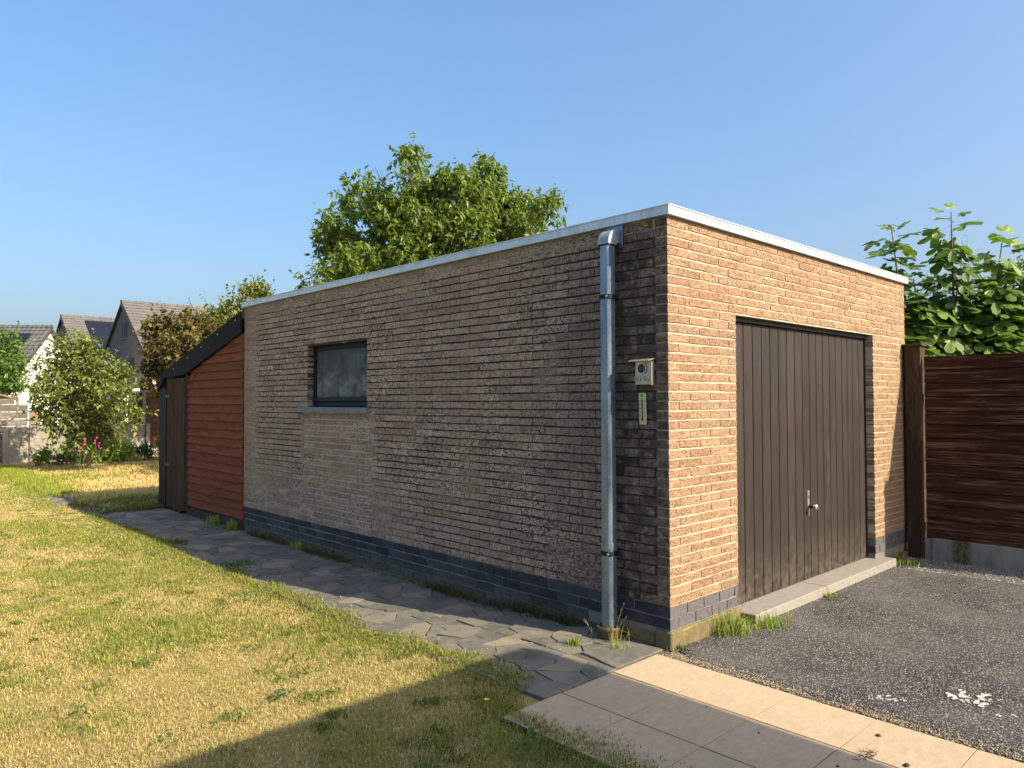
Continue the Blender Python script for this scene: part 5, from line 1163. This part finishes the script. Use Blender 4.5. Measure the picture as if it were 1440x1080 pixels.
# ------------------------------------------------------------------ houses
RT = m_roof_tile('grey_concrete_tile', (.13, .122, .115)); RT2 = m_roof_tile('dark_concrete_tile', (.10, .10, .10))
GB = m_far_brick('shaded_gable_brick', (.15, .125, .115), (.20, .165, .15), (.16, .14, .12)); OB = m_far_brick('sunlit_wall_brick', (.46, .30, .19), (.55, .37, .24), (.5, .42, .33))  # house brick toned twice: dark for shaded gables, bright for sunlit walls
PV = m_plain('solar_glass', (.012, .014, .022), .3, .2, 3, 0, spec=.25); GLASS = m_plain('far_window_glass', (.02, .023, .028), .45, .2, 3, 0, spec=.15)
FR = m_plain('grey_frame', (.05, .05, .055), .6, .2)
def house(name, origin, yaw, length, half, eave, ridge, wall_g, wall_l, rmat, label, gwins=(), panels=None, pside=0, awin=(), skylight=None):
    """gable in the local x=0 plane, ridge along +x, near side y=0, far side y=2*half"""
    e = empty(name, origin, label, 'house', 'houses beyond the garden'); e.rotation_euler = (0, 0, yaw)
    W2 = 2*half
    m = MB(); m.prism([(0, -.1), (W2, -.1), (W2, eave), (half, ridge-.05), (0, eave)], 0, 0, .3); link('gable_wall', m.mesh('gable_wall', wall_g), e); m = MB(); m.prism([(0, -.1), (W2, -.1), (W2, eave), (half, ridge-.05), (0, eave)], 0, length-.3, length); link('gable_wall', m.mesh('gable_wall', wall_g), e)
    m = MB(); m.box((.302, 0, -.1), (length-.302, .3, eave)); m.box((.302, W2-.3, -.1), (length-.302, W2, eave)); link('wall', m.mesh('wall', wall_l), e)
    pitch = math.atan2(ridge-eave, half); sl = math.hypot(half+.25, (half+.25)*math.tan(pitch))
    for s in (0, 1):
        # roof slope as a board in its own frame: local x along ridge, local y up the slope
        m = MB(); rows = 1; m.box((-.12, 0, 0), (length+.12, sl, .09))
        # tile courses as real steps
        nrow = int(sl/.34)
        for k in range(nrow):
            y0 = k*sl/nrow; m.add([(-.12, y0, .125), (length+.12, y0, .125), (length+.12, y0+sl/nrow+.02, .092), (-.12, y0+sl/nrow+.02, .092), (-.12, y0, .08), (length+.12, y0, .08)], [(0, 1, 2, 3), (4, 5, 1, 0)])
        r = link('roof_slope', m.mesh('roof_slope', rmat), e)
        if s == 0: r.location = (0, -.25, eave-.25*math.tan(pitch)); r.rotation_euler = (pitch, 0, 0)
        else: r.location = (length, W2+.25, eave-.25*math.tan(pitch)); r.rotation_euler = (pitch, 0, math.pi)
        if s == pside: r0 = r
    m = MB(); k = 0; x = -.14
    m.tube([(-.14, half, ridge+.07), (length+.14, half, ridge+.07)], .13, 8); 
    while x < length: m.tube([(x, half, ridge+.07), (x+.06, half, ridge+.07)], .155, 8); x += .42
    link('ridge_tiles', m.mesh('ridge_tiles', rmat), e)
    for a, b_ in (((-.13, -.27), (-.13, half)), ((-.13, W2+.27), (-.13, half))):
        m = MB(); z0 = eave-.27*math.tan(pitch)+.0; n = 1; P0 = Vector((-.16, a[1], z0)); P1 = Vector((-.16, half, ridge+.02)); m.add([P0, P1, P1+Vector((0, 0, -.16)), P0+Vector((0, 0, -.16)), P0+Vector((.05, 0, 0)), P1+Vector((.05, 0, 0)), P1+Vector((.05, 0, -.16)), P0+Vector((.05, 0, -.16))], [(0, 1, 2, 3), (4, 7, 6, 5), (0, 4, 5, 1), (3, 2, 6, 7)]); link('verge_board', m.mesh('verge_board', FR), e)
    m = MB(); m.box((-.1, -.42, eave-.30), (length+.1, -.28, eave-.17)); m.tube([(.25, -.08, eave-.3), (.25, -.08, .0)], .05, 8); link('gutter', m.mesh('gutter', FR), e)
    for (y0, y1, z0, z1) in gwins:
        m = MB(); m.box((-.03, y0, z0), (.02, y1, z1)); w = link('window', m.mesh('window', FR), e); m = MB(); m.box((-.04, y0+.07, z0+.07), (-.031, y1-.07, z1-.07)); link('pane', m.mesh('pane', GLASS), w); m = MB(); m.box((-.08, y0-.05, z0-.07), (-.0, y1+.05, z0-.005)); link('sill', m.mesh('sill', BLUESTONE), w)
    for (x0, x1, z0, z1) in awin:
        m = MB(); m.box((x0, -.03, z0), (x1, .02, z1)); w = link('window', m.mesh('window', FR), e); m = MB(); m.box((x0+.07, -.04, z0+.07), (x1-.07, -.031, z1-.07)); link('pane', m.mesh('pane', GLASS), w)
    if panels:
        x0, nx, s0, ns, pw, ph = panels
        for i in range(nx):
            for j in range(ns):
                m = MB(); m.box((x0+i*(pw+.03), s0+j*(ph+.06), .16), (x0+i*(pw+.03)+pw, s0+j*(ph+.06)+ph, .20)); q = link('solar_panel', m.mesh('solar_panel', PV, bevel=.01), r0)
    return e
house('tall_brick_house', (10.1, 43.3, 0), 0, 12, 4.1, 4.6, 7.75, GB, OB, RT, 'tall brick house with steep tiled gable and one narrow window, nearest behind the maple',
      [(3.3, 4.3, 5.55, 6.5), (1.9, 2.9, 3.0, 4.3), (5.2, 6.1, 2.7, 4.0)], (4.9, 2, 2.6, 1, 1.5, 1.0), 0, [(2.2, 3.4, .9, 2.3)])
house('solar_roof_house', (9.3, 54.9, 0), 0, 13, 4.1, 4.7, 7.8, GB, OB, RT, 'brick house whose roof carries a double row of solar panels',
      [(2.9, 3.8, 5.4, 6.4)], (1.3, 7, .62, 2, 1.5, 2.1), 0, [(1.2, 2.4, .9, 2.3)])
WHB = m_plain('white_gable_render', (.80, .77, .70), .9, .05, 5, .1)
# white-gabled house: local x runs away to the left
ang = math.radians(180-8)
yawW = math.atan2(.688, -.7257)  # along image-left
e = house('white_gable_house', (7.44, 46.0, 0), math.radians(140.7), 10, 3.4, 2.7, 5.55, WHB, WHB, RT2, 'house with bright white gable and dark tiled roof with solar panels at the far left', [], (5.2, 3, 1.0, 2, 1.4, 1.5), 1)
